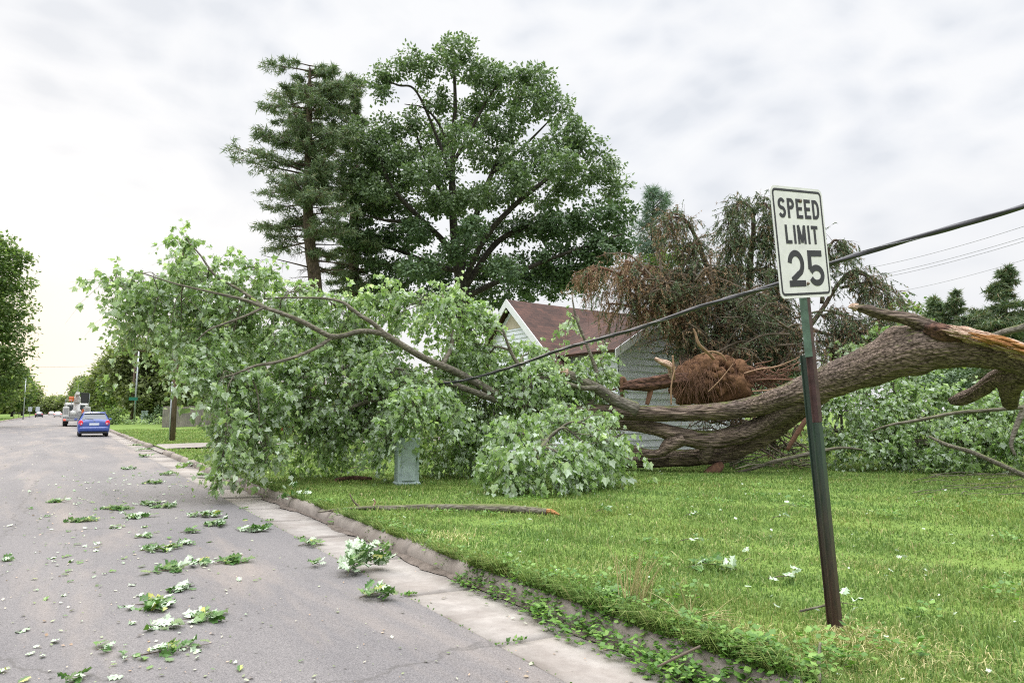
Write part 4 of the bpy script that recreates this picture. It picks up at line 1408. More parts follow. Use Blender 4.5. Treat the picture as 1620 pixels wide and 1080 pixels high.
stick('bark_piece', gpts([(530, 765, .03, .0), (560, 761, .05, .0), (588, 760, .03, .02)]), 'dark piece of bark on the grass left of the pale green utility box', 'bark', 'rot', 9, .3, world_pts=True)
stick('dry_twig', gpts([(540, 742, .012, .02), (565, 739, .014, .03), (590, 741, .008, .02)]), 'thin dark twig on shaded grass beyond the bark piece', 'twig', 'twig', 6, .2, world_pts=True)
stick('broken_chunk', [(1112, 754, 3, 15.9), (1122, 748, 7, 15.9), (1134, 739, 8, 15.9), (1142, 733, 5, 15.95)], 'short red-brown splintered chunk of wood standing under the lowest log', 'wood chunk', 'root', 12, .25)
stick('fallen_branch', [(1150, 750, 2.2, 16.0), (1190, 741, 2.8, 16.0), (1224, 730, 3.2, 16.0), (1255, 723, 3.2, 16.0), (1286, 716, 3, 16), (1330, 708, 2.4, 16), (1370, 712, 1.5, 16)], 'long thin grey branch lying on grass left of the sign post below the logs', 'branch', 'limb', 8, .1)
stick('fallen_branch', [(1245, 712, 2.6, 16.3), (1258, 690, 3.6, 16.3), (1272, 668, 4, 16.3), (1284, 652, 3.4, 16.3)], 'reddish brown broken branch leaning up beside the sign post under the trunk', 'branch', 'root', 9, .1)
stick('fallen_branch', [(1225, 672, 2, 16.8), (1250, 668, 2.4, 16.8), (1275, 662, 2.2, 16.8)], 'short pale branch under the trunk just left of the sign post', 'branch', 'limb', 8, .1)
pile = MB()
g = np.random.default_rng(91)
for i in range(60):
    x0, y0 = g.uniform(1150, 1290), g.uniform(706, 742)
    ln = g.uniform(20, 60)
    sl = g.uniform(-.4, .5)
    d = 1060 * (EYE - .16) / (max(y0, 712) + 6 - 650)
    r = g.uniform(.5, 2.0)
    pile.add(*tube(px_limb([(x0, y0, r, d), (x0 + ln / 2, y0 + sl * ln / 2 - 3, r * .8, d + g.uniform(-.2, .2)), (x0 + ln, y0 + sl * ln * .6, r * .3, d + g.uniform(-.4, .4))], 3), 5))
tag(recenter(pile.build('brush_pile', M['limb']), (*P(1220, 735, 16.5)[:2], .13)), 'tangle of bare grey sticks on the grass under the bent logs', 'sticks', kind='stuff')
pile = MB()
for i in range(34):
    x0, y0 = g.uniform(1440, 1620), g.uniform(738, 785)
    q0 = G(x0, y0, .17)
    a = g.uniform(-.6, .6)
    ln = g.uniform(.3, 1.1)
    v = R_ * math.cos(a) + FW * math.sin(a)
    pile.add(*tube(catmull(np.array([(*q0, .009), (*(q0 + v * ln / 2 + Z_ * g.uniform(0, .08)), .007), (*(q0 + v * ln + Z_ * g.uniform(-.02, .1)), .003)]), 3), 5))
tag(recenter(pile.build('brush_pile', M['limb']), G(1550, 765, .13)), 'scatter of thin pale sticks on the lawn at the right edge', 'sticks', kind='stuff')

# ------------------------------------------------------------------ uprooted spruces
def needle_strands(mb, B, D, L, dr, per, ln, wd, g, m=0, spread=.9, tdown=.6):
    """needle tufts along hanging shoots"""
    li = np.repeat(np.arange(len(B)), per)
    t = g.uniform(.05, 1, len(li))
    p = stem_pt(B[li], D[li], L[li], dr[li], t)
    tip = nrm(D[li] * .4 + g.normal(0, spread * .6, (len(li), 3)) + np.array([0, 0, -tdown]))
    s = nrm(np.cross(tip, g.normal(size=(len(li), 3))))
    l_ = g.uniform(.6, 1.25, len(li))[:, None] * ln
    V = np.stack([p - s * wd / 2, p + s * wd / 2, p + tip * l_], 1)
    mb.add(V.reshape(-1, 3), [np.arange(len(li) * 3).reshape(-1, 3)], m)


def droop_branch(parent, pts, nst, Ls, g, dead=.4, needles=True, per=16, wood='root', both=.25, z0=None):
    """an arching spruce limb with curtains of hanging shoots"""
    c = px_limb(pts, 8)
    mbw, mg, mdead = MB(), MB(), MB()
    mbw.add(*tube(c, 8, .06))
    # side shoots
    nst = int(nst * .8)
    i = g.integers(max(1, int(len(c) * .12)), len(c), nst)
    B0 = c[i, :3]
    tang = nrm(np.gradient(c[:, :3], axis=0))[i]
    sd = nrm(np.cross(tang, g.normal(size=(nst, 3))) + tang * .35)
    sd = nrm(sd + np.array([0, 0, .1]))
    L0 = g.uniform(.10, .95, nst)
    d0 = g.uniform(.3, 1.0, nst)
    thin_stems(mbw, B0, sd, L0, d0, .008)
    # hanging strands from those
    k = np.repeat(np.arange(nst), 4)
    t = g.uniform(.3, 1, len(k))
    B = stem_pt(B0[k], sd[k], L0[k], d0[k], t)
    D = nrm(sd[k] * .45 + g.normal(0, .38, (len(k), 3)) + np.array([0, 0, -.85]))
    L = g.uniform(*Ls, len(k))
    dr = g.uniform(0, .3, len(k))
    thin_stems(mbw, B, D, L, dr, .004)
    de = g.uniform(size=len(k)) < dead
    gi = np.where(~de)[0]
    di = np.where(de)[0]
    if len(gi): needle_strands(mg, B[gi], D[gi], L[gi], dr[gi], per, .085, .030, g)
    if len(di): needle_strands(mdead, B[di], D[di], L[di], dr[di], max(5, per * 2 // 3), .075, .020, g, spread=1.2)
    b = mbw.build('branch', M[wood], parent)
    if len(gi): mg.build('green_needles', M['needle'], b)
    if len(di): mdead.build('dead_needles', M['dead_needle'], b)
    return b


g = np.random.default_rng(303)
ub = P(1105, 640, 16.8); ub[2] = .13
spr = empty('uprooted_spruce', ub, 'uprooted spruce with earthy root ball toward the street, its brown limbs over the house roof', 'tree')
trk = px_limb([(1100, 600, 22, 17.2), (1096, 585, 19, 18.3), (1090, 560, 17, 20), (1080, 530, 13, 22.5), (1065, 500, 9, 25)], 8)
MB().add(*tube(trk, 16, .06)).build('trunk', M['spruce_bark'], spr)
# root plate
mbk = MB()
nu, nv = 40, 26
cen = P(1126, 603, 16.7)
u = np.linspace(0, 2 * math.pi, nu, endpoint=False)[:, None]
v = np.linspace(.05, math.pi - .05, nv)[None]
rr = 1 + .16 * np.sin(3 * u + 2 * v) + .12 * np.sin(5 * u - 4 * v + 1) + .08 * np.sin(9 * u + 7 * v) + .06 * np.sin(17 * u + 13 * v) + .05 * g.normal(size=(nu, nv))
Xl, Yl, Zl = rr * np.cos(u) * np.sin(v), rr * np.sin(u) * np.sin(v), rr * np.cos(v) * np.ones_like(u)
V = cen + (Xl[..., None] * .92) * R_ + (Yl[..., None] * .62) * FW + (Zl[..., None] * .56) * Z_
idx = np.arange(nu * nv).reshape(nu, nv)
q = np.stack([idx[:, :-1], np.roll(idx, -1, 0)[:, :-1], np.roll(idx, -1, 0)[:, 1:], idx[:, 1:]], -1).reshape(-1, 4)
mbk.add(V.reshape(-1, 3), [q])
for _ in range(70):
    a_, e_ = g.uniform(0, 6.28), g.uniform(-.6, 1.2)
    dq = np.array([math.cos(a_) * math.cos(e_), -abs(math.sin(a_) * math.cos(e_)), math.sin(e_)])
    cq = cen + dq[0] * .88 * R_ + dq[1] * .6 * FW + dq[2] * .54 * Z_
    rq = g.uniform(.04, .13)
    uu = np.linspace(0, 2 * math.pi, 9, endpoint=False)[:, None]
    vv = np.linspace(.2, math.pi - .2, 6)[None]
    kk = rq * (1 + g.normal(0, .22, (9, 6)))
    W = np.stack([kk * np.cos(uu) * np.sin(vv), kk * np.sin(uu) * np.sin(vv), kk * np.cos(vv) * np.ones_like(uu)], -1).reshape(-1, 3) + cq
    ii = np.arange(54).reshape(9, 6)
    mbk.add(W, [np.stack([ii[:, :-1], np.roll(ii, -1, 0)[:, :-1], np.roll(ii, -1, 0)[:, 1:], ii[:, 1:]], -1).reshape(-1, 4)])
rb = mbk.build('root_ball', M['earth'], spr)
mr = MB()
n = 380
a = g.uniform(0, 6.28, n); el = np.arccos(g.uniform(-.2, 1, n))
dirs = np.stack([np.cos(a) * np.sin(el), -np.abs(np.sin(a) * np.sin(el)), np.cos(el)], -1)
B = cen + dirs[:, :1] * .92 * R_ + dirs[:, 1:2] * .62 * FW + dirs[:, 2:] * .57 * Z_
D = nrm(dirs[:, :1] * R_ * .8 + dirs[:, 1:2] * FW + Z_ * .25 + g.normal(0, .3, (n, 3)))
D = nrm(D + g.normal(0, .6, (n, 3)))
thin_stems(mr, B, D, g.uniform(.08, .45, n), g.uniform(-.3, 2.0, n), .002 + .009 * g.uniform(0, 1, n) ** 3, nseg=5)
n = 190
xx = 1068 + 62 * g.uniform(0, 1, n) ** .8
B = np.array([P(x_, y_, 15.95) for x_, y_ in zip(xx, g.uniform(566, 615, n))])
thin_stems(mr, B, nrm(np.array([0, 0, -1.0]) + g.normal(0, .35, (n, 3))), g.uniform(.15, .8, n), g.uniform(-.2, .4, n), .002 + .007 * g.uniform(0, 1, n) ** 2, nseg=4)
n = 150
a = g.uniform(-1.5, 1.5, n)
B = cen + np.sin(a)[:, None] * .85 * R_ + np.cos(a)[:, None] * .45 * Z_ - FW * .2
thin_stems(mr, B, nrm(np.sin(a)[:, None] * R_ + np.cos(a)[:, None] * Z_ * .8 - FW * .5 + g.normal(0, .5, (n, 3))), g.uniform(.2, .7, n), g.uniform(.2, 1.4, n), g.uniform(.004, .011, n), nseg=5)
mr.build('hair_roots', M['root'], rb)
for pts, mt in (
        ([(1090, 600, 13, 16.3), (1060, 602, 12, 16.0), (1030, 606, 11, 15.9), (1000, 608, 9, 15.9), (978, 612, 4, 15.9)], 'rot'),
        ([(990, 606, 4, 15.9), (985, 598, 5, 15.9), (983, 610, 5, 15.9), (984, 630, 3.5, 15.9)], 'root'),
        ([(1030, 606, 5, 15.9), (1029, 620, 5, 15.9), (1024, 640, 4.5, 15.9)], 'root'),
        ([(1062, 602, 6, 16), (1060, 580, 7, 15.9), (1045, 572, 6, 15.8), (1036, 567, 4, 15.8)], 'wood'),
        ([(1066, 600, 4, 15.9), (1066, 585, 3.6, 15.8), (1064, 562, 3, 15.8)], 'root_pale'),
        ([(1130, 568, 5, 16.1), (1118, 556, 4, 16), (1106, 545, 4, 15.9), (1100, 528, 3, 15.9), (1097, 520, 1.6, 15.9)], 'root_pale'),
        ([(1110, 560, 3, 16.1), (1125, 556, 3.4, 16), (1140, 560, 3.4, 15.9), (1150, 572, 2, 15.9)], 'root_pale'),
        ([(1172, 592, 2.4, 16.3), (1200, 584, 2.2, 16.1), (1230, 579, 2, 16), (1258, 568, 1.4, 16), (1270, 562, .8, 16)], 'root_pale'),
        ([(1180, 604, 2.4, 16.4), (1215, 600, 2.2, 16.3), (1255, 601, 1.6, 16.2)], 'root'),
        ([(1190, 619, 2.6, 16.2), (1215, 617, 2.4, 16.1), (1235, 612, 1.8, 16)], 'root_pale'),
        ([(1120, 620, 2.2, 15.8), (1140, 600, 2, 15.7), (1160, 575, 1.2, 15.7)], 'root_pale'),
        ([(1062, 640, 3, 15.7), (1062, 610, 3, 15.7), (1068, 580, 2, 15.8)], 'root_pale'),
        ([(975, 615, 1.6, 15.9), (962, 618, 1.6, 15.8), (950, 626, .8, 15.8)], 'root')):
    pts = [(x_, y_, r_ * (.45 if mt == 'root_pale' else .8), d_) for x_, y_, r_, d_ in pts]
    MB().add(*tube(px_limb(pts, 10), 18, .30, seed=int(pts[0][0]), knots=3)).build('root', M[mt], spr)
for i in range(44):
    x0, y0 = g.uniform(1165, 1240), g.uniform(575, 625)
    MB_ = MB().add(*tube(px_limb([(x0, y0, 1.3, 16.6), (x0 + g.uniform(5, 30), y0 + g.uniform(-14, 12), .9, 16.4), (x0 + g.uniform(10, 75), y0 + g.uniform(-30, 24), .4, 16.3)], 4), 5))
    mr = MB_ if i == 0 else mr
    if i:
        mr.V += MB_.V; mr.F += [f + mr.n for f in MB_.F]; mr.M += MB_.M; mr.n += MB_.n
mr.build('hair_roots', M['root'], spr)
# brown limbs arching over the roof
for pts, n, dead in (
        ([(1100, 530, 4, 18.4), (1070, 494, 3.6, 18.2), (1030, 470, 3.4, 18), (1000, 446, 3, 17.8), (970, 430, 2.6, 17.7), (945, 424, 2, 17.6), (925, 440, 1.4, 17.6)], 210, .8),
        ([(1100, 525, 4, 18.6), (1065, 480, 3.4, 18.4), (1030, 445, 3, 18.3), (1005, 420, 2.4, 18.2), (990, 412, 1.6, 18.2)], 170, .7),
        ([(1110, 530, 3.4, 18.6), (1060, 510, 3, 18.2), (1025, 492, 2.6, 18), (985, 482, 2, 17.8), (960, 480, 1.2, 17.8)], 110, .75),
        ([(1110, 520, 3.4, 19), (1080, 470, 3, 19), (1060, 445, 2.4, 19), (1048, 440, 1.6, 19)], 150, .5)):
    droop_branch(spr, pts, n, (.10, .45), g, dead)


def tangle(parent, n, xr, yr, dr, g, dead, wood='root', per=9):
    """broken limbs lying every way through the wreck, each with a few shoots left on it"""
    mbw, mg, md = MB(), MB(), MB()
    for i in range(n):
        x0, y0, d0 = g.uniform(*xr), g.uniform(*yr), g.uniform(*dr)
        a = g.normal(.5, .9)
        ln = g.uniform(40, 120)
        sx = g.choice([-1, 1])
        c = px_limb([(x0, y0, 2.0, d0), (x0 + sx * ln * .5 * math.cos(a), y0 - ln * .5 * math.sin(a) - 6, 1.4, d0 + g.uniform(-.4, .4)), (x0 + sx * ln * math.cos(a), y0 - ln * .8 * math.sin(a) + 10, .5, d0 + g.uniform(-.8, .8))], 5)
        mbw.add(*tube(c, 5))
        k = int(g.integers(14, 30))
        j = g.integers(2, len(c), k)
        D = nrm(g.normal(0, .7, (k, 3)) + np.array([0, 0, -.45]))
        L = g.uniform(.12, .5, k)
        w_ = g.uniform(.1, .6, k)
        thin_stems(mbw, c[j, :3], D, L, w_, .006)
        is_dead = g.uniform() < dead
        needle_strands(md if is_dead else mg, c[j, :3], D, L, w_, per * (1 if is_dead else 2), .075, .022, g, spread=1.1)
        D2 = nrm(g.normal(0, .8, (k, 3)) + np.array([0, 0, -.3]))
        thin_stems(mbw, c[j, :3], D2, g.uniform(.1, .6, k), g.uniform(.1, .6, k), .004)
    b = mbw.build('broken_twigs', M[wood], parent)
    if mg.n: mg.build('green_needles', M['needle'], b)
    if md.n: md.build('dead_needles', M['dead_needle'], b)


tangle(spr, 40, (1000, 1110), (430, 500), (17.6, 18.8), g, .7, 'twig')
tangle(spr, 46, (1110, 1260), (480, 590), (17.8, 18.8), g, .6, 'twig')
tangle(spr, 36, (1110, 1250), (655, 715), (16.9, 18.2), g, .75, 'twig', per=7)


def leaning_spruce(label, base, pts, curtains, dead=.3):
    b = P(*base); b[2] = .13
    t = empty('leaning_spruce', b, label, 'tree', 'storm-broken spruces behind the root ball')
    MB().add(*tube(px_limb(pts, 8), 12, .06)).build('trunk', M['spruce_bark'], t)
    for c, n, dd in curtains:
        droop_branch(t, c, int(n * .8), (.10, .55), g, dead if dd is None else dd, wood='spruce_bark')
    return t


leaning_spruce('leaning spruce with its bent-over tip drooping left above the house roof', (1160, 640, 19.5),
               [(1170, 600, 9, 19.5), (1150, 520, 7, 19.5), (1125, 440, 5, 19.3), (1108, 395, 4, 19.2), (1094, 362, 3, 19.1), (1078, 342, 2.2, 19), (1066, 338, 1.5, 19)],
               [([(1094, 362, 2, 19.1), (1075, 345, 1.8, 18.9), (1060, 345, 1.5, 18.8), (1049, 358, 1, 18.8)], 130, .55),
                ([(1110, 400, 2, 19.2), (1095, 385, 1.8, 19), (1085, 388, 1.2, 18.9)], 90, .35), ([(1120, 425, 2.4, 19.2), (1095, 425, 2, 19), (1080, 436, 1.2, 18.9)], 110, .3),
                ([(1120, 430, 2.4, 19.2), (1140, 425, 2, 19.3), (1152, 438, 1.2, 19.3)], 110, .4), ([(1135, 470, 2.6, 19.3), (1105, 465, 2.2, 19), (1085, 475, 1.4, 18.8)], 150, .4),
                ([(1140, 480, 2.6, 19.3), (1165, 470, 2.2, 19), (1180, 482, 1.4, 18.9)], 140, .4), ([(1150, 520, 3, 19.4), (1110, 505, 2.4, 18.9), (1080, 520, 1.4, 18.7)], 170, .35),
                ([(1155, 530, 3, 19.4), (1130, 540, 2.4, 18.7), (1105, 552, 1.4, 18.5)], 140, .3)])
leaning_spruce('tallest leaning spruce, its hooked tip hanging close left of the speed limit sign', (1190, 640, 20.5),
               [(1178, 610, 9, 20.5), (1181, 560, 8, 20.4), (1184, 490, 7, 20.2), (1187, 413, 5, 20), (1192, 370, 4, 20), (1190, 335, 3, 20), (1180, 322, 2, 20)],
               [([(1192, 345, 2, 20), (1180, 322, 2, 19.9), (1166, 324, 1.8, 19.8), (1154, 345, 1.4, 19.7), (1151, 366, 1, 19.7)], 150, .15),
                ([(1191, 345, 2, 20), (1205, 322, 1.8, 19.9), (1218, 330, 1.4, 19.8), (1226, 350, 1, 19.7)], 110, .2),
                ([(1190, 385, 2.4, 20), (1170, 380, 2, 19.8), (1156, 395, 1.2, 19.7)], 110, .2), ([(1190, 380, 2.4, 20), (1210, 370, 2, 19.8), (1225, 388, 1.2, 19.7)], 110, .25),
                ([(1187, 430, 3, 20.1), (1160, 428, 2.4, 19.8), (1135, 445, 1.4, 19.6)], 160, .35), ([(1187, 430, 3, 20.1), (1215, 425, 2.4, 19.8), (1238, 440, 1.4, 19.6)], 160, .35),
                ([(1185, 470, 3, 20.2), (1155, 475, 2.4, 19.7), (1128, 495, 1.4, 19.4)], 180, .45), ([(1185, 470, 3, 20.2), (1215, 470, 2.4, 19.7), (1245, 490, 1.4, 19.4)], 180, .4),
                ([(1183, 510, 3, 20.3), (1150, 520, 2.4, 19.6), (1125, 545, 1.4, 19.2)], 170, .4), ([(1183, 510, 3, 20.3), (1215, 515, 2.4, 19.6), (1250, 530, 1.4, 19.2)], 190, .5),
                ([(1181, 550, 3, 20.4), (1205, 555, 2.4, 19.4), (1235, 570, 1.4, 19)], 160, .6), ([(1181, 540, 3, 20.4), (1195, 540, 2.4, 19.2), (1210, 555, 1.4, 18.8)], 130, .5)])
leaning_spruce('bowed spruce with brown limbs hanging just right of the speed limit sign', (1260, 640, 19.5),
               [(1202, 585, 4, 19), (1235, 556, 4, 19.2), (1270, 528, 4, 19.4), (1300, 490, 3.6, 19.5), (1322, 455, 3, 19.5), (1345, 430, 2.4, 19.5), (1368, 432, 1.8, 19.5), (1400, 458, 1, 19.5)],
               [([(1300, 480, 3, 19.5), (1305, 420, 2.6, 19.6), (1314, 388, 2.2, 19.6), (1324, 380, 1.6, 19.6), (1334, 398, 1, 19.6)], 130, .15),
                ([(1330, 448, 2.4, 19.5), (1350, 432, 2, 19.4), (1368, 436, 1.6, 19.3), (1378, 448, 1, 19.3)], 90, .35),
                ([(1330, 455, 2.4, 19.5), (1370, 448, 2, 19.4), (1398, 460, 1.6, 19.3), (1415, 478, 1, 19.3)], 110, .5), ([(1300, 500, 3, 19.5), (1325, 495, 2.4, 19.2), (1345, 510, 1.4, 19)], 140, .5),
                ([(1280, 520, 3, 19.4), (1320, 530, 2.4, 19), (1370, 525, 1.8, 18.8), (1395, 540, 1, 18.8)], 150, .6), ([(1270, 528, 3, 19.4), (1250, 520, 2.4, 19), (1230, 540, 1.4, 18.8)], 130, .55),
                ([(1290, 540, 3, 19.2), (1330, 545, 2.4, 19), (1365, 560, 1.6, 18.9)], 150, .6), ([(1340, 540, 3, 19.2), (1380, 510, 2.4, 19.4), (1410, 500, 1.6, 19.6)], 90, .4)])

# ------------------------------------------------------------------ standing trees
def crown_leaves(mb, clumps, per, sub, leaf, g, tmpl=LEAF, shell=.45, up=.35):
    """leaf clusters: clumps = (centre, rx along view, ry up, rd depth); sub-clumps of leaves inside each"""
    for c, rx, ry, rd in clumps:
        n = max(3, int(per * (rx * ry * rd) ** (2 / 3)))
        k = nrm(g.normal(size=(n, 3))) * (g.uniform(shell ** 3, 1, n) ** (1 / 3))[:, None]
        ctr = c + k[:, :1] * rx * R_ + k[:, 1:2] * ry * Z_ + k[:, 2:] * rd * FW
        li = np.repeat(np.arange(n), sub)
        sr = g.uniform(.6, 1.2, n)[li] * leaf * 1.9
        off = g.normal(0, .55, (len(li), 3)) * sr[:, None] * np.array([1, 1, .7])
        pos = ctr[li] + off
        out = nrm(off + .5 * (ctr[li] - c))
        yd = out * .7 + g.normal(0, .55, (len(li), 3)) + np.array([0, 0, -.15])
        xd = np.cross(yd, np.array([0, 0, 1.0]) * up * 2 + out * .5) + g.normal(0, .35, (len(li), 3))
        put_leaves(mb, tmpl, pos, yd, g.uniform(.7, 1.3, len(li)) * leaf, 0, g, xdir=xd)


def pxc(lst):
    """clumps from surveyed (x, y, rx, ry, distance, depth radius)"""
    return [(P(x, y, d), rx * d / FPX, ry * d / FPX, rd) for x, y, rx, ry, d, rd in lst]


g = np.random.default_rng(404)
ob = P(735, 640, 37); ob[2] = .13
oak = empty('oak_tree', ob, 'big broad oak standing behind the house with open dark limbs and full green crown', 'tree')
otr = px_limb([(738, 645, 17, 37), (735, 560, 14, 37), (731, 462, 11, 37), (722, 400, 8, 37), (716, 330, 6, 37), (716, 237, 4.4, 37), (720, 160, 3, 37), (716, 75, 1.3, 37)], 8)
MB().add(*tube(otr, 18, .06, seed=61)).build('trunk', M['oak_bark'], oak)
OL = [[(724, 420, 9, 37), (700, 380, 8, 36.6), (664, 345, 7, 36), (621, 298, 5.5, 35.5), (604, 259, 4, 35.2), (590, 215, 2, 35)],
      [(728, 440, 9, 37), (740, 380, 8, 37.5), (772, 289, 6.5, 38), (802, 224, 5, 38.3), (815, 165, 2.5, 38.5)],
      [(733, 450, 9, 37), (765, 380, 8, 36.4), (815, 324, 6.5, 36), (880, 272, 5, 35.8), (920, 240, 2.5, 35.6)],
      [(735, 455, 9, 37), (790, 380, 7.5, 37.6), (859, 354, 6, 38), (920, 340, 4.5, 38.5), (980, 320, 2, 38.6)],
      [(736, 470, 8, 37), (800, 440, 6.5, 36), (870, 410, 5, 35.4), (940, 385, 3.5, 35), (985, 370, 1.6, 35)],
      [(718, 300, 5, 37), (700, 240, 4.5, 36.6), (660, 147, 3, 36.2), (630, 135, 2.4, 36), (600, 125, 1.4, 36)],
      [(716, 260, 5, 37), (740, 215, 4, 36.6), (770, 160, 3, 36.4), (790, 130, 1.6, 36.4)],
      [(660, 345, 5, 36.2), (620, 350, 4, 36.4), (575, 340, 2, 36.6)], [(728, 430, 7, 37), (690, 420, 6, 38), (640, 400, 4.5, 38.6), (590, 385, 2, 39)],
      [(716, 330, 6, 37), (690, 290, 5, 37.6), (668, 240, 3.6, 38), (655, 200, 1.8, 38)], [(778, 275, 4, 38), (830, 230, 3.2, 38.4), (870, 190, 1.6, 38.6)],
      [(717, 240, 4, 37), (690, 190, 3, 36.5), (668, 170, 2, 36.4), (640, 165, 1, 36.4)]]
for i, l in enumerate(OL):
    MB().add(*tube(px_limb([(x_, y_, r_ * .62, d_) for x_, y_, r_, d_ in l], 7), 10, .07, seed=70 + i)).build('limb', M['oak_bark'], oak)
OC = [(720, 78, 30, 24, 37, 1.2), (700, 105, 26, 20, 36, 1.0), (742, 110, 28, 22, 37.5, 1.1), (648, 92, 24, 14, 36.2, .8), (622, 112, 30, 15, 36, .8), (598, 124, 22, 16, 36, .8), (604, 148, 18, 10, 36, .6), (665, 118, 16, 20, 36.2, .7),
      (655, 190, 22, 18, 36.5, .8), (690, 160, 24, 26, 36.6, 1), (775, 118, 26, 22, 36.4, 1), (770, 150, 34, 24, 37, 1.2), (812, 128, 30, 24, 38, 1.2), (850, 128, 30, 24, 38, 1.2), (835, 165, 36, 26, 37.4, 1.4), (880, 165, 28, 24, 38, 1.2),
      (800, 200, 40, 28, 37, 1.4), (745, 185, 34, 24, 38.5, 1.3), (700, 215, 40, 26, 38.6, 1.4), (645, 225, 36, 24, 37.4, 1.3), (610, 205, 24, 22, 36, 1), (590, 230, 34, 26, 35.4, 1.2), (568, 205, 22, 18, 36, 1),
      (895, 205, 30, 24, 37, 1.2), (930, 225, 24, 18, 36.5, 1), (880, 235, 40, 24, 36.5, 1.4), (950, 265, 32, 24, 37, 1.3), (830, 250, 44, 26, 36, 1.5), (770, 245, 44, 28, 38.6, 1.5), (690, 265, 44, 26, 36.2, 1.5), (625, 265, 44, 30, 36.8, 1.5),
      (570, 270, 34, 30, 36.6, 1.4), (975, 300, 24, 22, 38, 1.1), (915, 290, 40, 28, 37.6, 1.5), (860, 305, 46, 26, 38.6, 1.5), (790, 305, 46, 26, 36.4, 1.5), (725, 315, 40, 24, 39, 1.5), (650, 315, 46, 28, 38, 1.5), (585, 320, 40, 28, 38.2, 1.5),
      (985, 345, 26, 24, 37, 1.2), (940, 345, 40, 26, 36, 1.5), (880, 360, 46, 26, 37.4, 1.5), (815, 365, 46, 26, 38.6, 1.5), (750, 370, 34, 22, 39.6, 1.4), (640, 370, 44, 26, 38.8, 1.5), (575, 375, 44, 28, 37.6, 1.5),
      (990, 385, 18, 18, 36, .9), (950, 395, 38, 24, 35.6, 1.4), (890, 410, 46, 26, 36, 1.5), (830, 420, 46, 26, 38, 1.5), (770, 420, 40, 24, 39.6, 1.5), (690, 425, 40, 26, 39.4, 1.5), (620, 430, 46, 28, 38, 1.5),
      (860, 450, 60, 24, 38, 1.6), (920, 440, 46, 22, 37, 1.5), (790, 465, 60, 22, 40, 1.8), (700, 470, 50, 22, 40, 1.8), (600, 470, 50, 22, 39, 1.6)]
top = [c for c in OC if c[1] < 330]
low = [c for c in OC if c[1] >= 330]
sh = lambda L_: [(x_, y_, a_ * .92, b_ * .9, d_, r_ * .95) for x_, y_, a_, b_, d_, r_ in L_]
for _ in range(17):
    x_ = g.uniform(590, 960); y_ = g.uniform(210, 450)
    if abs(x_ - 715) / 270 + max(0, 300 - y_) / 260 < 1:
        OC.append((x_, y_, g.uniform(24, 40), g.uniform(15, 24), g.uniform(33.5, 36), 1.1))
top = [c for c in OC if c[1] < 330]
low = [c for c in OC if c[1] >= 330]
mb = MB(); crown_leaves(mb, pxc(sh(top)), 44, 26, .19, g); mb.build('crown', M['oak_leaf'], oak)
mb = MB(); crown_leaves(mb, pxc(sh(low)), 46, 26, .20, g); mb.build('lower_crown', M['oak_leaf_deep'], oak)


def conifer_branch(mbw, mbn, start, vec, g, tufts, ln, wd, per=11, sag=.3, r=.045, bare=.3):
    n = 5
    t = np.linspace(0, 1, n)[:, None]
    L = np.linalg.norm(vec)
    c = start + vec * t + np.array([0, 0, -sag * L]) * t ** 2 * .5 + np.array([0, 0, sag * L * .35]) * t ** 3
    mbw.add(*tube(np.hstack([c, r * (1 - .8 * t)]), 5))
    if tufts <= 0:
        return
    tt = g.uniform(bare, 1, tufts)
    p = np.stack([np.interp(tt, t[:, 0], c[:, k]) for k in range(3)], -1)
    side = nrm(np.cross(vec, [0, 0, 1.0]))
    sgn = g.choice([-1, 1], tufts)[:, None]
    reach = (g.uniform(.1, .42, tufts) * L * (1.05 - .6 * tt))[:, None]
    tip = p + side * sgn * reach + nrm(vec) * reach * .6 + np.array([0, 0, -1.0]) * reach * g.uniform(-.1, .45, tufts)[:, None]
    d = tip - p
    thin_stems(mbw, p, nrm(d), np.linalg.norm(d, axis=1), np.zeros(tufts), .012, nseg=1)
    li = np.repeat(np.arange(tufts), per)
    s = g.uniform(.25, 1.05, len(li))[:, None]
    q = p[li] + d[li] * s + g.normal(0, .05, (len(li), 3))
    td = nrm(nrm(d)[li] * .6 + g.normal(0, .6, (len(li), 3)) + np.array([0, 0, -.1]))
    sd = nrm(np.cross(td, g.normal(size=td.shape)))
    l_ = (g.uniform(.6, 1.3, len(li)) * ln)[:, None]
    V = np.stack([q - sd * wd / 2, q + sd * wd / 2, q + td * l_], 1)
    mbn.add(V.reshape(-1, 3), [np.arange(len(li) * 3).reshape(-1, 3)])


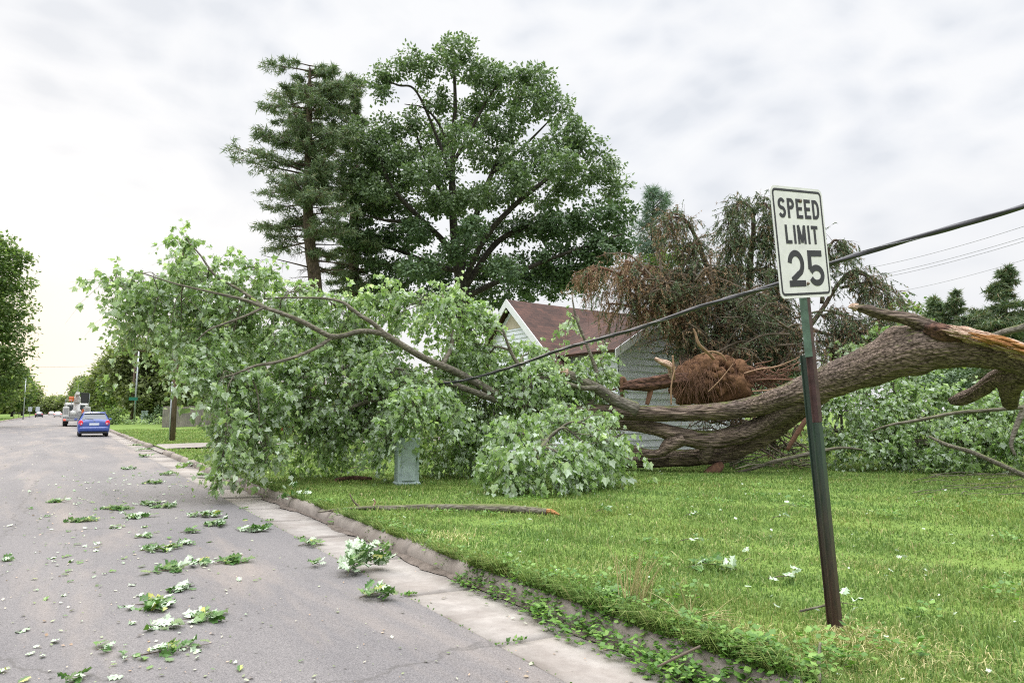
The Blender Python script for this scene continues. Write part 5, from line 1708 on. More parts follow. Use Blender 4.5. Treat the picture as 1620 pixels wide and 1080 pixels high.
def conifer(name, trunk_px, profile, label, g, mat, n=80, tufts=34, ln=.30, wd=.07, cat='tree', group=None, bark='spruce_bark', per=11, sag=.3, dead_below=None, rise=.0, gaps=.15):
    """trunk from the survey, limbs reaching to the crown outline: profile = (y, left reach, right reach) in px"""
    c = px_limb(trunk_px, 8)
    d = trunk_px[0][3]
    base = c[0][:3].copy(); base[2] = .13
    t = empty(name, base, label, cat, group)
    MB().add(*tube(c, 12, .06)).build('trunk', M[bark], t)
    pr = np.array(profile, float)
    mbw, mbn = MB(), MB()
    ys = np.linspace(pr[0, 0], pr[-1, 0], n)
    tx = np.array([p[0] for p in trunk_px][::-1], float); ty = np.array([p[1] for p in trunk_px][::-1], float)
    for y in ys:
        if g.uniform() < gaps * .5:
            continue
        for _ in range(2):
            a = g.uniform(0, 2 * math.pi)
            ca = math.cos(a)
            reach = np.interp(y, pr[:, 0], pr[:, 2] if ca > 0 else pr[:, 1]) * (1.12 * g.uniform(0, 1) ** .55 if g.uniform() < .9 else .3)
            L = reach * d / FPX
            st = P(float(np.interp(y, ty, tx)), y, d)
            vec = (R_ * ca + FW * math.sin(a)) * L + Z_ * L * (rise + g.normal(0, .10))
            dead = dead_below is not None and y > dead_below
            conifer_branch(mbw, mbn, st, vec, g, 0 if dead and g.uniform() < .88 else int(tufts * min(1.3, .35 + L / 3)), ln, wd, per, sag, r=.02 + .012 * L)
            if dead:
                k = 7
                tt = g.uniform(.3, 1, k)
                pb = st + vec * tt[:, None] + np.array([0, 0, -sag * L * .5]) * (tt ** 2)[:, None]
                thin_stems(mbw, pb, nrm(vec + g.normal(0, .7, (k, 3)) * L), g.uniform(.2, .6, k), np.full(k, .5), .012, nseg=2)
    mbw.build('branches', M[bark], t)
    mbn.build('crown', M[mat], t)
    return t


conifer('old_conifer', [(503, 650, 12, 34), (500, 470, 10.5, 34), (490, 380, 9, 34), (487, 300, 7, 34), (489, 200, 5, 34), (490, 130, 2.5, 34), (490, 106, 1, 34)],
        [(100, 40, 30), (112, 62, 50), (128, 76, 80), (150, 92, 76), (170, 76, 66), (200, 98, 62), (225, 76, 72), (255, 102, 80), (280, 110, 70), (310, 96, 84), (345, 108, 90), (370, 122, 94), (395, 98, 90), (425, 80, 80), (450, 66, 66)],
        'tall ragged conifer left of the oak with a bare dark trunk and dead lower limbs', g, 'hem_needle', n=84, tufts=30, ln=.27, wd=.05, per=13, sag=.25, dead_below=385, rise=.12)
conifer('old_conifer', [(560, 650, 10, 39), (560, 400, 8, 39), (562, 250, 5, 39), (560, 140, 2.2, 39), (560, 128, 1, 39)],
        [(124, 16, 14), (145, 32, 18), (175, 20, 10), (200, 40, 26), (240, 62, 50), (290, 66, 60), (350, 60, 70), (410, 40, 80), (460, 40, 90)],
        'dark brownish conifer half hidden between the tall ragged conifer and the oak', g, 'hem_needle', n=62, tufts=34, ln=.30, wd=.06, per=12, sag=.25, rise=.1)
conifer('young_pine', [(1033, 640, 5, 27), (1033, 450, 3.5, 27), (1032, 380, 2.4, 27), (1034, 320, 1.4, 27), (1035, 298, .8, 27)],
        [(302, 10, 10), (325, 22, 26), (350, 18, 40), (375, 32, 30), (400, 34, 44), (440, 40, 50)],
        'slender pale young pine with thin upright shoots behind the bent spruce tip', g, 'pine_needle', n=36, tufts=16, ln=.30, wd=.03, per=9, sag=.1, rise=.55)
CON = 'spruces on the skyline at the right'
conifer('spruce_tree', [(1592, 640, 6, 48), (1590, 500, 4, 48), (1591, 423, 1, 48)], [(425, 5, 5), (445, 26, 20), (475, 40, 34), (505, 55, 46), (540, 64, 60), (600, 64, 60)],
        'tallest dark spruce on the skyline at the far right of the photo', g, 'needle', n=44, tufts=26, ln=.45, wd=.09, group=CON, sag=.35)
conifer('spruce_tree', [(1513, 640, 6, 60), (1512, 520, 4, 60), (1511, 460, 1, 60)], [(462, 5, 5), (480, 22, 18), (505, 28, 26), (540, 40, 34), (600, 44, 40)],
        'bushy spruce on the skyline in the middle of the right-hand group', g, 'needle', n=38, tufts=24, ln=.5, wd=.10, group=CON, sag=.35)
conifer('spruce_tree', [(1476, 640, 5, 62), (1477, 520, 3, 62), (1478, 472, 1, 62)], [(473, 4, 4), (490, 12, 14), (515, 20, 18), (550, 26, 26), (600, 30, 30)],
        'thin brownish spruce on the skyline, leftmost of the right-hand group', g, 'hem_needle', n=40, tufts=26, ln=.55, wd=.15, group=CON, sag=.35)


def leafy_tree(name, base, trunk_r, h, clumps, label, g, mat, leaf=.35, per=16, sub=16, cat='tree', group=None):
    t = empty(name, base, label, cat, group)
    b = np.array(base, float)
    MB().add(*tube(catmull(np.array([(*b, trunk_r * 1.2), (*(b + Z_ * h * .3 + R_ * .1), trunk_r), (*(b + Z_ * h * .6), trunk_r * .6), (*(b + Z_ * h * .92), trunk_r * .12)]), 5), 9, .06)).build('trunk', M['oak_bark'], t)
    mbw = MB()
    for c, rx, ry, rd in clumps:
        z0 = min(max(b[2] + h * .15, c[2] - 2.5), b[2] + h * .8)
        s = np.array([b[0], b[1], z0])
        mbw.add(*tube(catmull(np.array([(*s, trunk_r * .35), (*((s + c) / 2 + Z_ * .2), trunk_r * .22), (*c, trunk_r * .06)]), 4), 5))
    mbw.build('limbs', M['oak_bark'], t)
    mb = MB()
    crown_leaves(mb, clumps, per, sub, leaf, g)
    mb.build('crown', M[mat], t)
    return t


def ball_clumps(c, rx, ry, n, g, k=.45):
    """uneven crown: smaller clumps over an ellipsoid"""
    out = []
    v = nrm(g.normal(size=(n, 3))) * (g.uniform(.25, 1, n) ** .5)[:, None]
    for q in v:
        s = g.uniform(.7, 1.3) * k
        out.append((np.array(c) + R_ * q[0] * rx * .8 + Z_ * q[1] * ry * .85 + FW * q[2] * rx * .7, rx * s, ry * s * .8, rx * s))
    return out


leafy_tree('shade_tree', (*P(1062, 640, 26)[:2], .13), .16, 7.5, pxc([(1062, 405, 26, 22, 26, .8), (1040, 425, 26, 24, 26, .8), (1085, 430, 26, 24, 26, .8), (1055, 455, 34, 26, 26, .9), (1095, 470, 30, 26, 26, .9)]),
           'small rich green leafy tree showing through the broken spruces', g, 'far_leaf', leaf=.16, per=34, sub=20)
leafy_tree('shade_tree', (*P(1435, 640, 40)[:2], .13), .2, 7, pxc([(1425, 500, 26, 26, 40, 1.4), (1440, 530, 40, 26, 40, 1.5), (1400, 545, 40, 26, 40, 1.5), (1460, 560, 40, 26, 40, 1.5), (1350, 560, 40, 26, 40, 1.5)]),
           'pale green leafy tree seen just above the snapped limb on the trunk', g, 'far_leaf', leaf=.26, per=22, sub=18)
conifer('spruce_tree', [(1552, 640, 6, 58), (1551, 540, 4, 58), (1550, 492, 1, 58)], [(494, 5, 5), (515, 24, 20), (545, 36, 34), (600, 44, 44)],
        'short spruce between the tallest and the bushy spruce at the right', g, 'needle', n=40, tufts=26, ln=.5, wd=.10, group=CON, sag=.35)
conifer('spruce_tree', [(1640, 640, 6, 50), (1640, 540, 4, 50), (1638, 470, 1, 50)], [(474, 5, 5), (500, 30, 26), (540, 48, 40), (600, 60, 60)],
        'spruce cut by the right edge of the photo beyond the split trunk', g, 'needle', n=44, tufts=26, ln=.45, wd=.09, group=CON, sag=.35)
# bushy backdrop far behind the trunk at the right
for i, (px, py, w_, h_, d, lab) in enumerate([(1330, 590, 60, 34, 48, 'dark bush line behind the sign post under the broken spruces'), (1480, 590, 70, 34, 55, 'low leafy hedge beyond the mossy trunk bend'), (1590, 580, 70, 36, 52, 'rounded bushes at the foot of the tallest far spruce'),
                                              (1210, 585, 60, 36, 46, 'shrubs in deep shade behind the root ball')]):
    b = P(px, 640, d); b[2] = .13
    t = empty('shrub', b, lab, 'shrub', 'shrubs behind the fallen trees')
    mb = MB()
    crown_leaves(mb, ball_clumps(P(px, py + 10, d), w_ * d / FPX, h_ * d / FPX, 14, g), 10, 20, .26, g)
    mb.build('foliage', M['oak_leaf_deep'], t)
    MB().add(*tube(np.array([(*b, .12), (*(b + Z_ * 1.2), .08), (*(b + Z_ * 2.2), .02)]), 7)).build('stem', M['oak_bark'], t)

# trees along the road: left side, then right side behind the car
LG, RG = 'trees along the left side of the road', 'trees along the right side of the road'
leafy_tree('roadside_tree', (-10.6, 78, .1), .42, 21, pxc([(-15, 400, 40, 22, 66, 2.6), (5, 415, 34, 20, 66, 2.2), (22, 402, 22, 12, 66, 1.4), (-20, 450, 40, 30, 66, 3), (18, 440, 30, 22, 66, 2), (15, 480, 32, 26, 66, 2.4), (-10, 510, 48, 30, 66, 3), (22, 520, 24, 22, 66, 1.8), (10, 555, 36, 26, 66, 2.4),
           (-25, 580, 50, 36, 66, 3), (18, 590, 26, 20, 66, 1.8), (-8, 620, 34, 22, 66, 2.2), (12, 380, 12, 8, 66, .8), (-50, 480, 50, 60, 66, 4), (-50, 380, 40, 40, 66, 3)]),
           'tall leafy tree cut by the left edge of the photo', g, 'far_leaf', leaf=.34, per=14, sub=18, group=LG)
for (bx, by, h_, rx, lab, mat) in ((-12.5, 118, 13.5, 4.6, 'rounded tree just right of the tall tree at the left edge', 'far_leaf'), (-12, 150, 11.5, 4.6, 'broad dark tree third along the left side of the road', 'far_leaf'),
                                   (-11.5, 182, 11, 4.4, 'lower tree fourth along the left side near the small road signs', 'far_leaf_olive'), (-11, 225, 12, 4.6, 'distant tree fifth along the left side of the road', 'far_leaf'),
                                   (-11, 280, 12, 4.5, 'most distant tree closing the left side of the road', 'far_leaf_olive')):
    leafy_tree('roadside_tree', (bx, by, .1), .25, h_, ball_clumps((bx, by, h_ * .58), rx, h_ * .42, 16, g), lab, g, mat, leaf=.5 + by * .001, per=7, sub=18, group=LG)
for (bx, by, h_, rx, lab, mat) in ((9.2, 102, 13, 5.0, 'yellowish leafy tree overhanging the bucket truck', 'far_leaf_olive'), (13.5, 82, 12.5, 4.6, 'olive green tree rising behind the wooden utility pole', 'far_leaf_olive'),
                                   (16.5, 92, 15.5, 5.2, 'tall green tree behind the olive tree and the pole', 'far_leaf'), (10, 132, 14.5, 5.2, 'green tree beyond the bucket truck on the right side', 'far_leaf'),
                                   (9, 170, 14, 5, 'second green tree beyond the bucket truck', 'far_leaf_olive'), (7.5, 215, 13, 4.6, 'farther tree leaning toward the road gap on the right side', 'far_leaf'),
                                   (6.5, 275, 12.5, 4.6, 'most distant tree closing the right side of the road', 'far_leaf_olive'), (17.5, 70, 11, 4.6, 'dark leafy tree behind the wooden fence', 'oak_leaf_deep'),
                                   (20, 58, 9, 4.4, 'leafy tree glimpsed through the fallen crown right of the fence', 'far_leaf')):
    leafy_tree('roadside_tree', (bx, by, .12), .24, h_, ball_clumps((bx, by, h_ * .56), rx, h_ * .44, 18, g), lab, g, mat, leaf=.42 + by * .001, per=8, sub=18, group=RG)
for (bx, by, r, lab, mat) in ((4.9, 84, 1.5, 'round green bush beside the blue hatchback', 'far_leaf'), (9.3, 90, 1.2, 'low dark bush left of the wooden utility pole', 'oak_leaf_deep'), (14.5, 90, 2.3, 'dark shrub behind the two utility poles', 'oak_leaf_deep'), (-9.5, 84, 1.5, 'bright low bush at the foot of the tall left tree', 'far_leaf'),
                              (-8.9, 66, 1.0, 'low spreading shrub at the left edge of the photo', 'far_leaf')):
    t = empty('shrub', (bx, by, .1), lab, 'shrub', 'roadside bushes')
    mb = MB()
    crown_leaves(mb, ball_clumps((bx, by, r * .75), r * 1.1, r * .8, 9, g), 16, 18, .24, g)
    mb.build('foliage', M[mat], t)
    MB().add(*tube(np.array([(bx, by, .1, .08), (bx, by, .8, .05), (bx + .1, by, r, .02)]), 6)).build('stem', M['oak_bark'], t)
# cut greenery heaped on the verge beside the poles
mb = MB()
crown_leaves(mb, [(np.array([5.6 + i * .9, 84 + g.uniform(-1, 1), .25]), .9, .35, .8) for i in range(6)], 22, 18, .2, g)
tag(recenter(mb.build('brush_heap', M['maple_leaf']), (7.5, 84, .1)), 'low heap of cut greenery on the verge beside the blue car', 'brush heap')
# the end of the road
mb = MB()
crown_leaves(mb, [(np.array([x_, 400 + g.uniform(-10, 10), 3 + g.uniform(0, 2)]), 8, 5, 4) for x_ in range(-45, 60, 7)], 3, 20, 1.1, g)
tag(recenter(mb.build('far_wood', M['far_leaf_olive']), (0, 400, 0)), 'far wood closing the end of the road', kind='stuff')
mb = MB()
crown_leaves(mb, [(np.array([x_, 150 + g.uniform(-10, 10), 3 + g.uniform(0, 2)]), 6, 4.2, 4) for x_ in range(24, 200, 8)], 4, 20, .9, g)
tag(recenter(mb.build('far_wood', M['oak_leaf_deep']), (90, 150, 0)), 'continuous band of woods far behind the houses', kind='stuff')

# ------------------------------------------------------------------ house
hx0, ridge_y, ridge_z, half, eave = 12.62, 19.2, 5.42, 3.35, 2.50
house = empty('house', (hx0, 14.6, .13), 'white sided house with brown shingle roof half hidden by the fallen trees', 'house')
pitch = (ridge_z - eave) / half
hx1 = 21.5


def lap_wall(mb, o, ax, w_, prof, course=.145):
    """lap siding: tilted boards, clipped to the gable profile (function height -> (u0, u1))"""
    o, ax = np.array(o, float), np.array(ax, float)
    nn = np.cross(ax, Z_)
    z = 0.0
    while True:
        a = prof(z)
        b = prof(z + course)
        if a is None or a[1] - a[0] < .02:
            break
        if b is None:
            b = (.5 * (a[0] + a[1]) - .005, .5 * (a[0] + a[1]) + .005)
        V = [o + ax * a[0] + Z_ * z + nn * .034, o + ax * a[1] + Z_ * z + nn * .034, o + ax * b[1] + Z_ * (z + course) + nn * .004, o + ax * b[0] + Z_ * (z + course) + nn * .004,
             o + ax * a[0] + Z_ * z, o + ax * a[1] + Z_ * z]
        mb.add(V, [np.array([(0, 1, 2, 3), (4, 5, 1, 0)])])
        z += course


def gable_prof(w_, wall_h, pk):
    def f(z):
        if z > pk: return None
        if z <= wall_h: return (0, w_)
        k = (z - wall_h) / (pk - wall_h)
        return (w_ / 2 * k, w_ - w_ / 2 * k)
    return f


mb = MB()
wl = half - .28
# gable end facing the road (-X), walls toward the street (-Y) and back, built as lap siding over a core
lap_wall(mb, (hx0 + .25, ridge_y + wl, .13), (0, -1, 0), 2 * wl, gable_prof(2 * wl, eave - .13 + .1, ridge_z - .42))
lap_wall(mb, (hx0 + .25, ridge_y - wl, .13), (1, 0, 0), hx1 - hx0 - .5, lambda z: (0, hx1 - hx0 - .5) if z < eave - .05 else None)
core, cf = prism([(-wl + .02, 0), (wl - .02, 0), (wl - .02, eave - .1), (0, ridge_z - .75), (-wl + .02, eave - .1)], (0, 1, 0), Z_, (hx1 - hx0 - .55, 0, 0), (hx0 + .28, ridge_y, .05))
mb.add(core, cf)
mb.build('wall', M['siding'], house, smooth=False)


def roof_slab(mb, a, b, down, thick=.09):
    """slab from ridge line a-b down by the vector"""
    a, b, down = np.array(a, float), np.array(b, float), np.array(down, float)
    nn = nrm(np.cross(b - a, down))
    if nn[2] < 0: nn = -nn
    V = [a, b, b + down, a + down]
    V = np.array(V + [v - nn * thick for v in V])
    mb.add(V, [np.array([(0, 1, 2, 3), (7, 6, 5, 4), (0, 4, 5, 1), (1, 5, 6, 2), (2, 6, 7, 3), (3, 7, 4, 0)])])


mb = MB()
dn = np.array([0, -half, -(ridge_z - eave)])
sag = lambda x: -.05 * math.sin((x - hx0) / (hx1 - hx0) * math.pi)
xs = np.linspace(hx0, hx1, 8)
for x0, x1 in zip(xs[:-1], xs[1:]):
    roof_slab(mb, (x0, ridge_y, ridge_z + sag(x0)), (x1, ridge_y, ridge_z + sag(x1)), dn)
    roof_slab(mb, (x0, ridge_y, ridge_z + sag(x0)), (x1, ridge_y, ridge_z + sag(x1)), dn * np.array([1, -1, 1]))
rf = mb.build('roof', M['shingle'], house, smooth=False)
mb = MB()
for s in (1, -1):
    d_ = dn * np.array([1, s, 1])
    nn = nrm(np.array([0, -s * (ridge_z - eave), half]))
    nn = nrm(np.cross(d_, [1, 0, 0])); nn = nn if nn[2] > 0 else -nn
    o_ = np.array([hx0 - .035, ridge_y, ridge_z])
    V = [o_ + nn * .012, o_ + d_ + nn * .012, o_ + d_ - nn * .20, o_ - Z_ * .27]
    V = np.array(V + [v + np.array([.03, 0, 0]) for v in V])
    mb.add(V, [np.array([(0, 1, 2, 3), (7, 6, 5, 4), (0, 4, 5, 1), (1, 5, 6, 2), (2, 6, 7, 3), (3, 7, 4, 0)])])
mb.build('rake_board', M['trim'], house, smooth=False)
V, Fs = prism([(-.62, 0), (.62, 0), (0, .54)], (0, 1, 0), Z_, (.02, 0, 0), (hx0 + .215, ridge_y, ridge_z - 1.02))
MB().add(V, Fs).build('gable_board', M['soffit'], house, smooth=False)
# street-facing wing with its own gable
wy, wx0, wx1, wpk, wev = 14.35, 13.3, 17.2, 4.55, 3.42
wcx = .5 * (wx0 + wx1)
mb = MB()
lap_wall(mb, (wx0, wy, .13), (1, 0, 0), wx1 - wx0, gable_prof(wx1 - wx0, wev - .13, wpk - .13), .20)
core, cf = prism([(wx0 + .02, 0), (wx1 - .02, 0), (wx1 - .02, wev - .2), (wcx, wpk - .35), (wx0 + .02, wev - .2)], (1, 0, 0), Z_, (0, 4.4, 0), (0, wy + .03, .05))
mb.add(core, cf)
lap_wall(mb, (wx0, wy + 4.4, .13), (0, -1, 0), 4.4, lambda z: (0, 4.4) if z < wev - .2 else None, .15)
mb.build('wing_wall', M['siding'], house, smooth=False)
mb = MB()
sl_ = (wpk - wev) / (wcx - wx0)
for s in (-1, 1):
    ex = (wcx - wx0) + .42
    roof_slab(mb, (wcx, wy - .33, wpk + .13), (wcx, wy + 5.0, wpk + .13), (s * ex, 0, -sl_ * ex))
mb.build('wing_roof', M['shingle'], house, smooth=False)
mb = MB()
for s in (-1, 1):
    ex = (wcx - wx0) + .43
    d_ = np.array([s * ex, 0, -sl_ * ex])
    o_ = np.array([wcx, wy - .365, wpk + .14])
    V = [o_, o_ + d_, o_ + d_ - Z_ * .24, o_ - Z_ * .24]
    V = np.array(V + [v + np.array([0, .03, 0]) for v in V])
    mb.add(V, [np.array([(0, 1, 2, 3), (7, 6, 5, 4), (0, 4, 5, 1), (1, 5, 6, 2), (2, 6, 7, 3), (3, 7, 4, 0)])])
mb.build('rake_board', M['trim'], house, smooth=False)
# neighbour glimpsed through the crown
nb = P(470, 640, 47); nb[2] = .13
cot = empty('house', nb, 'cream house glimpsed through the leaves of the fallen crown', 'house')
MB().add(*box(nb[0] - 1, nb[0] + 9, nb[1], nb[1] + 7, .05, 3.0)).build('wall', M['cream'], cot, smooth=False)
mb = MB()
roof_slab(mb, (nb[0] - 1.5, nb[1] + 3.5, 5.2), (nb[0] + 9.5, nb[1] + 3.5, 5.2), (0, -4.1, -2.3))
roof_slab(mb, (nb[0] - 1.5, nb[1] + 3.5, 5.2), (nb[0] + 9.5, nb[1] + 3.5, 5.2), (0, 4.1, -2.3))
mb.build('roof', M['grey_roof'], cot, smooth=False)
MB().add(*box(nb[0] + 1.0, nb[0] + 2.2, nb[1] - .03, nb[1] + .02, 1.0, 2.2)).build('window', M['glass'], cot, smooth=False)

# ------------------------------------------------------------------ utility box, poles, lines
bx = G(643, 766, .14)
ped = empty('utility_pedestal', (bx[0], bx[1], .13), 'pale green utility box on the lawn under the drooping leaves', 'utility box')


def rot_box(c, w_, d_, z0, z1, bev, yaw):
    V, Fs = box(-w_ / 2, w_ / 2, -d_ / 2, d_ / 2, z0, z1, bev)
    ca, sa = math.cos(yaw), math.sin(yaw)
    V = V @ np.array([[ca, sa, 0], [-sa, ca, 0], [0, 0, 1]])
    return V + np.array([c[0], c[1], 0]), Fs


yb = -YAW + rad(24)
e1 = np.array([math.cos(yb), math.sin(yb), 0])
MB().add(*rot_box(bx, .42, .34, .05, 1.00, .02, yb)).build('cabinet', M['pedestal'], ped, smooth=False)
MB().add(*rot_box(bx - FW * .01, .27, .39, .22, 1.02, .015, yb)).add(*rot_box(bx, .46, .37, .985, 1.045, .02, yb)).build('cover', M['pedestal'], ped, smooth=False)
MB().add(*rot_box(bx, .47, .40, .10, .20, .02, yb)).build('base', M['pedestal'], ped, smooth=False)
bx2 = G(228, 668, .13)
p2 = empty('utility_pedestal', (bx2[0], bx2[1], .12), 'small pale utility box standing far off beside the poles', 'utility box')
MB().add(*box(bx2[0] - .36, bx2[0] + .36, bx2[1] - .3, bx2[1] + .3, .05, 1.55, .05)).build('cabinet', M['pedestal'], p2, smooth=False)
MB().add(*box(bx2[0] - .4, bx2[0] + .4, bx2[1] - .34, bx2[1] + .34, 1.5, 1.62, .05)).build('cover', M['pedestal'], p2, smooth=False)

b1 = G(208, 668, .12)
pole1 = empty('utility_pole', (b1[0], b1[1], .1), 'far wooden utility pole behind the street name sign', 'utility pole')
MB().add(*tube(np.array([(b1[0], b1[1], -.2, .17), (b1[0], b1[1], 5, .15), (b1[0] + .05, b1[1], 10.0, .11)]), 12)).build('shaft', M['wood_pole'], pole1)
MB().add(*box(b1[0] - 1.1, b1[0] + 1.1, b1[1] - .24, b1[1] - .13, 9.3, 9.42, .02)).build('crossarm', M['wood_pole'], pole1, smooth=False)
b2 = G(272, 697, .12)
pole2 = empty('utility_pole', (b2[0], b2[1], .1), 'nearer wooden utility pole rising through the fallen crown', 'utility pole')
MB().add(*tube(np.array([(b2[0], b2[1], -.2, .15), (b2[0], b2[1], 5, .125), (b2[0], b2[1], 9.5, .10)]), 12)).build('shaft', M['wood_pole'], pole2)
MB().add(*tube(np.array([(b2[0] - .14, b2[1] - .1, .1, .03), (b2[0] - .13, b2[1] - .1, 3.0, .03)]), 8)).build('conduit', M['galv'], pole2)
b3 = G(212, 671, .12)
ss = empty('street_name_sign', (b3[0], b3[1], .1), 'thin grey post with small green street name blades by the far pole', 'street sign')
MB().add(*tube(np.array([(b3[0], b3[1], -.2, .11), (b3[0] + .05, b3[1], 8.2, .08)]), 8)).build('post', M['galv'], ss)
MB().add(*box(b3[0] - .65, b3[0] + .2, b3[1] - .12, b3[1] - .09, 2.75, 3.1, 0)).build('name_blade', M['street_green'], ss, smooth=False)
MB().add(*box(b3[0] - .015, b3[0] + .015, b3[1] - .5, b3[1] + .5, 2.35, 2.7, 0)).build('name_blade', M['street_green'], ss, smooth=False)
fb = G(258, 676, .12)
fence = empty('wooden_fence', (fb[0], fb[1], .1), 'weathered grey board fence left of the fallen crown', 'fence')
mb = MB()
for i in range(34):
    hh = 2.0 + g.uniform(-.04, .04)
    x0 = fb[0] - .1 + i * .16
    mb.add(*box(x0, x0 + .15, fb[1] + g.uniform(-.006, .006), fb[1] + .025, .05, hh, 0))
mb.build('boards', M['fence'], fence, smooth=False)
mb = MB()
for z in (.5, 1.5):
    mb.add(*box(fb[0], fb[0] + 5.3, fb[1] + .032, fb[1] + .08, z, z + .09, 0))
mb.build('rail', M['fence'], fence, smooth=False)

# the heavy bundled cable torn down into the crown
cpts = [(1760, 272, 5.9), (1640, 319, 6.1), (1560, 345, 6.3), (1480, 367, 6.6), (1400, 390, 6.9), (1315, 417, 7.3), (1230, 449, 7.8), (1100, 488, 8.7), (1000, 522, 9.6), (900, 549, 10.7), (820, 577, 11.9), (760, 595, 12.9), (715, 605, 13.7), (678, 605, 14.2)]
cc = catmull(np.array([(*P(x, y - 0, d), .025) for x, y, d in cpts]), 16)
cab = empty('overhead_cable', cc[-1][:3], 'thick black bundled cable sagging from upper right behind the sign into the crown', 'cable')
MB().add(*tube(cc, 12, .0)).build('sheath', M['cable'], cab)
tt = nrm(np.gradient(cc[:, :3], axis=0))
n1 = nrm(np.cross(tt, Z_)); n2 = np.cross(tt, n1)
s = np.concatenate([[0], np.cumsum(np.linalg.norm(np.diff(cc[:, :3], axis=0), axis=1))])
fine = np.linspace(0, s[-1], 900)
cI = np.stack([np.interp(fine, s, cc[:, k]) for k in range(3)], -1)
a1 = np.stack([np.interp(fine, s, n1[:, k]) for k in range(3)], -1)
a2 = np.stack([np.interp(fine, s, n2[:, k]) for k in range(3)], -1)
for ph, rr, rw, nm, mt in ((0, .014, .018, 'strand', 'cable'), (2.2, .027, .003, 'lashing_wire', 'steel_wire')):
    an = fine * 4.0 + ph
    V = cI + a1 * (np.cos(an) * rr)[:, None] + a2 * (np.sin(an) * rr)[:, None]
    MB().add(*tube(np.hstack([V, np.full((900, 1), rw)]), 7)).build(nm, M[mt], cab)
LN = 'thin power lines in the sky at the right'
for a, b, sg, lab in (((1700, 331, 26), (1340, 430, 40), .25, 'highest of the thin power lines crossing the right sky'), ((1700, 350, 27), (1330, 446, 40), .25, 'middle thin power line crossing the right sky'),
                      ((1700, 356, 27), (1320, 452, 40), .28, 'thin power line just under the middle one'), ((1700, 385, 34), (1380, 468, 50), .3, 'lowest faint power line above the far spruces')):
    A, B = P(*a), P(*b)
    t = np.linspace(0, 1, 24)[:, None]
    c = A * (1 - t) + B * t - Z_ * sg * 4 * t * (1 - t)
    o = MB().add(*tube(np.hstack([c, np.full((24, 1), .009)]), 5)).build('power_line', M['wire'])
    recenter(o, c[0])
    tag(o, lab, 'power line', LN)
for a, b, lab in (((b1[0], b1[1], 9.5), (b2[0], b2[1], 9.2), 'thin wire strung between the two wooden utility poles'), ((b1[0], b1[1], 7.6), (b1[0] - 24, b1[1] + 20, 8.2), 'thin wire crossing the road from the far utility pole')):
    A, B = np.array(a), np.array(b)
    t = np.linspace(0, 1, 24)[:, None]
    c = A * (1 - t) + B * t - Z_ * .5 * 4 * t * (1 - t)
    o = MB().add(*tube(np.hstack([c, np.full((24, 1), .016)]), 5)).build('power_line', M['wire'])
    recenter(o, c[0])
    tag(o, lab, 'power line')

# ------------------------------------------------------------------ vehicles (rear ends face the camera, -Y)
def loft(sections):
    k = len(sections[0])
    V = np.concatenate(sections)
    n = len(sections)
    i = np.arange(n - 1)[:, None] * k
    j = np.arange(k)[None]
    jn = (j + 1) % k
    q = np.stack([i + j, i + jn, i + k + jn, i + k + j], -1).reshape(-1, 4)
    return V, [q, np.array([list(range(k))[::-1], list(range((n - 1) * k, n * k))])]


def wheel(parent, x, y, r, wd, side):
    t = np.linspace(0, 2 * math.pi, 24, endpoint=False)
    secs = []
    for dx, rr in ((-wd / 2, r * .80), (-wd / 2 + .02, r * .97), (-wd / 4, r), (wd / 4, r), (wd / 2 - .02, r * .97), (wd / 2, r * .80)):
        secs.append(np.stack([np.full(24, x + dx), y + rr * np.cos(t), r + rr * np.sin(t)], -1))
    w_ = MB().add(*loft(secs)).build('wheel', M['rubber'], parent)
    secs = [np.stack([np.full(24, x + side * dx), y + rr * np.cos(t), r + rr * np.sin(t)], -1) for dx, rr in ((wd / 2 - .03, r * .66), (wd / 2 + .004, r * .64), (wd / 2 - .015, r * .5), (wd / 2 + .008, r * .15))]
    MB().add(*loft(secs if side > 0 else secs)).build('rim', M['chrome'], w_)
    return w_


def car_section(y, hw_sill, hw_belt, hw_roof, z0, zb, zr):
    """closed outline of the body at one station, from left sill over the roof to the right sill"""
    h = zr - zb
    right = [(hw_sill * .92, z0), (hw_sill, z0 + .12), (hw_belt, z0 + (zb - z0) * .55), (hw_belt * .985, zb - .03), (hw_belt * .955, zb)]
    if h > .06:
        right += [(hw_belt * .955 + (hw_roof - hw_belt * .955) * .55, zb + h * .5), (hw_roof * 1.0, zr - .09), (hw_roof * .86, zr - .015), (hw_roof * .4, zr)]
    else:
        right += [(hw_belt * .90, zb + h * .6), (hw_belt * .8, zb + h * .9), (hw_belt * .6, zr), (hw_belt * .3, zr)]
    pts = right + [(-x, z) for x, z in right[::-1]]
    return np.array([(x, y, z) for x, z in pts])


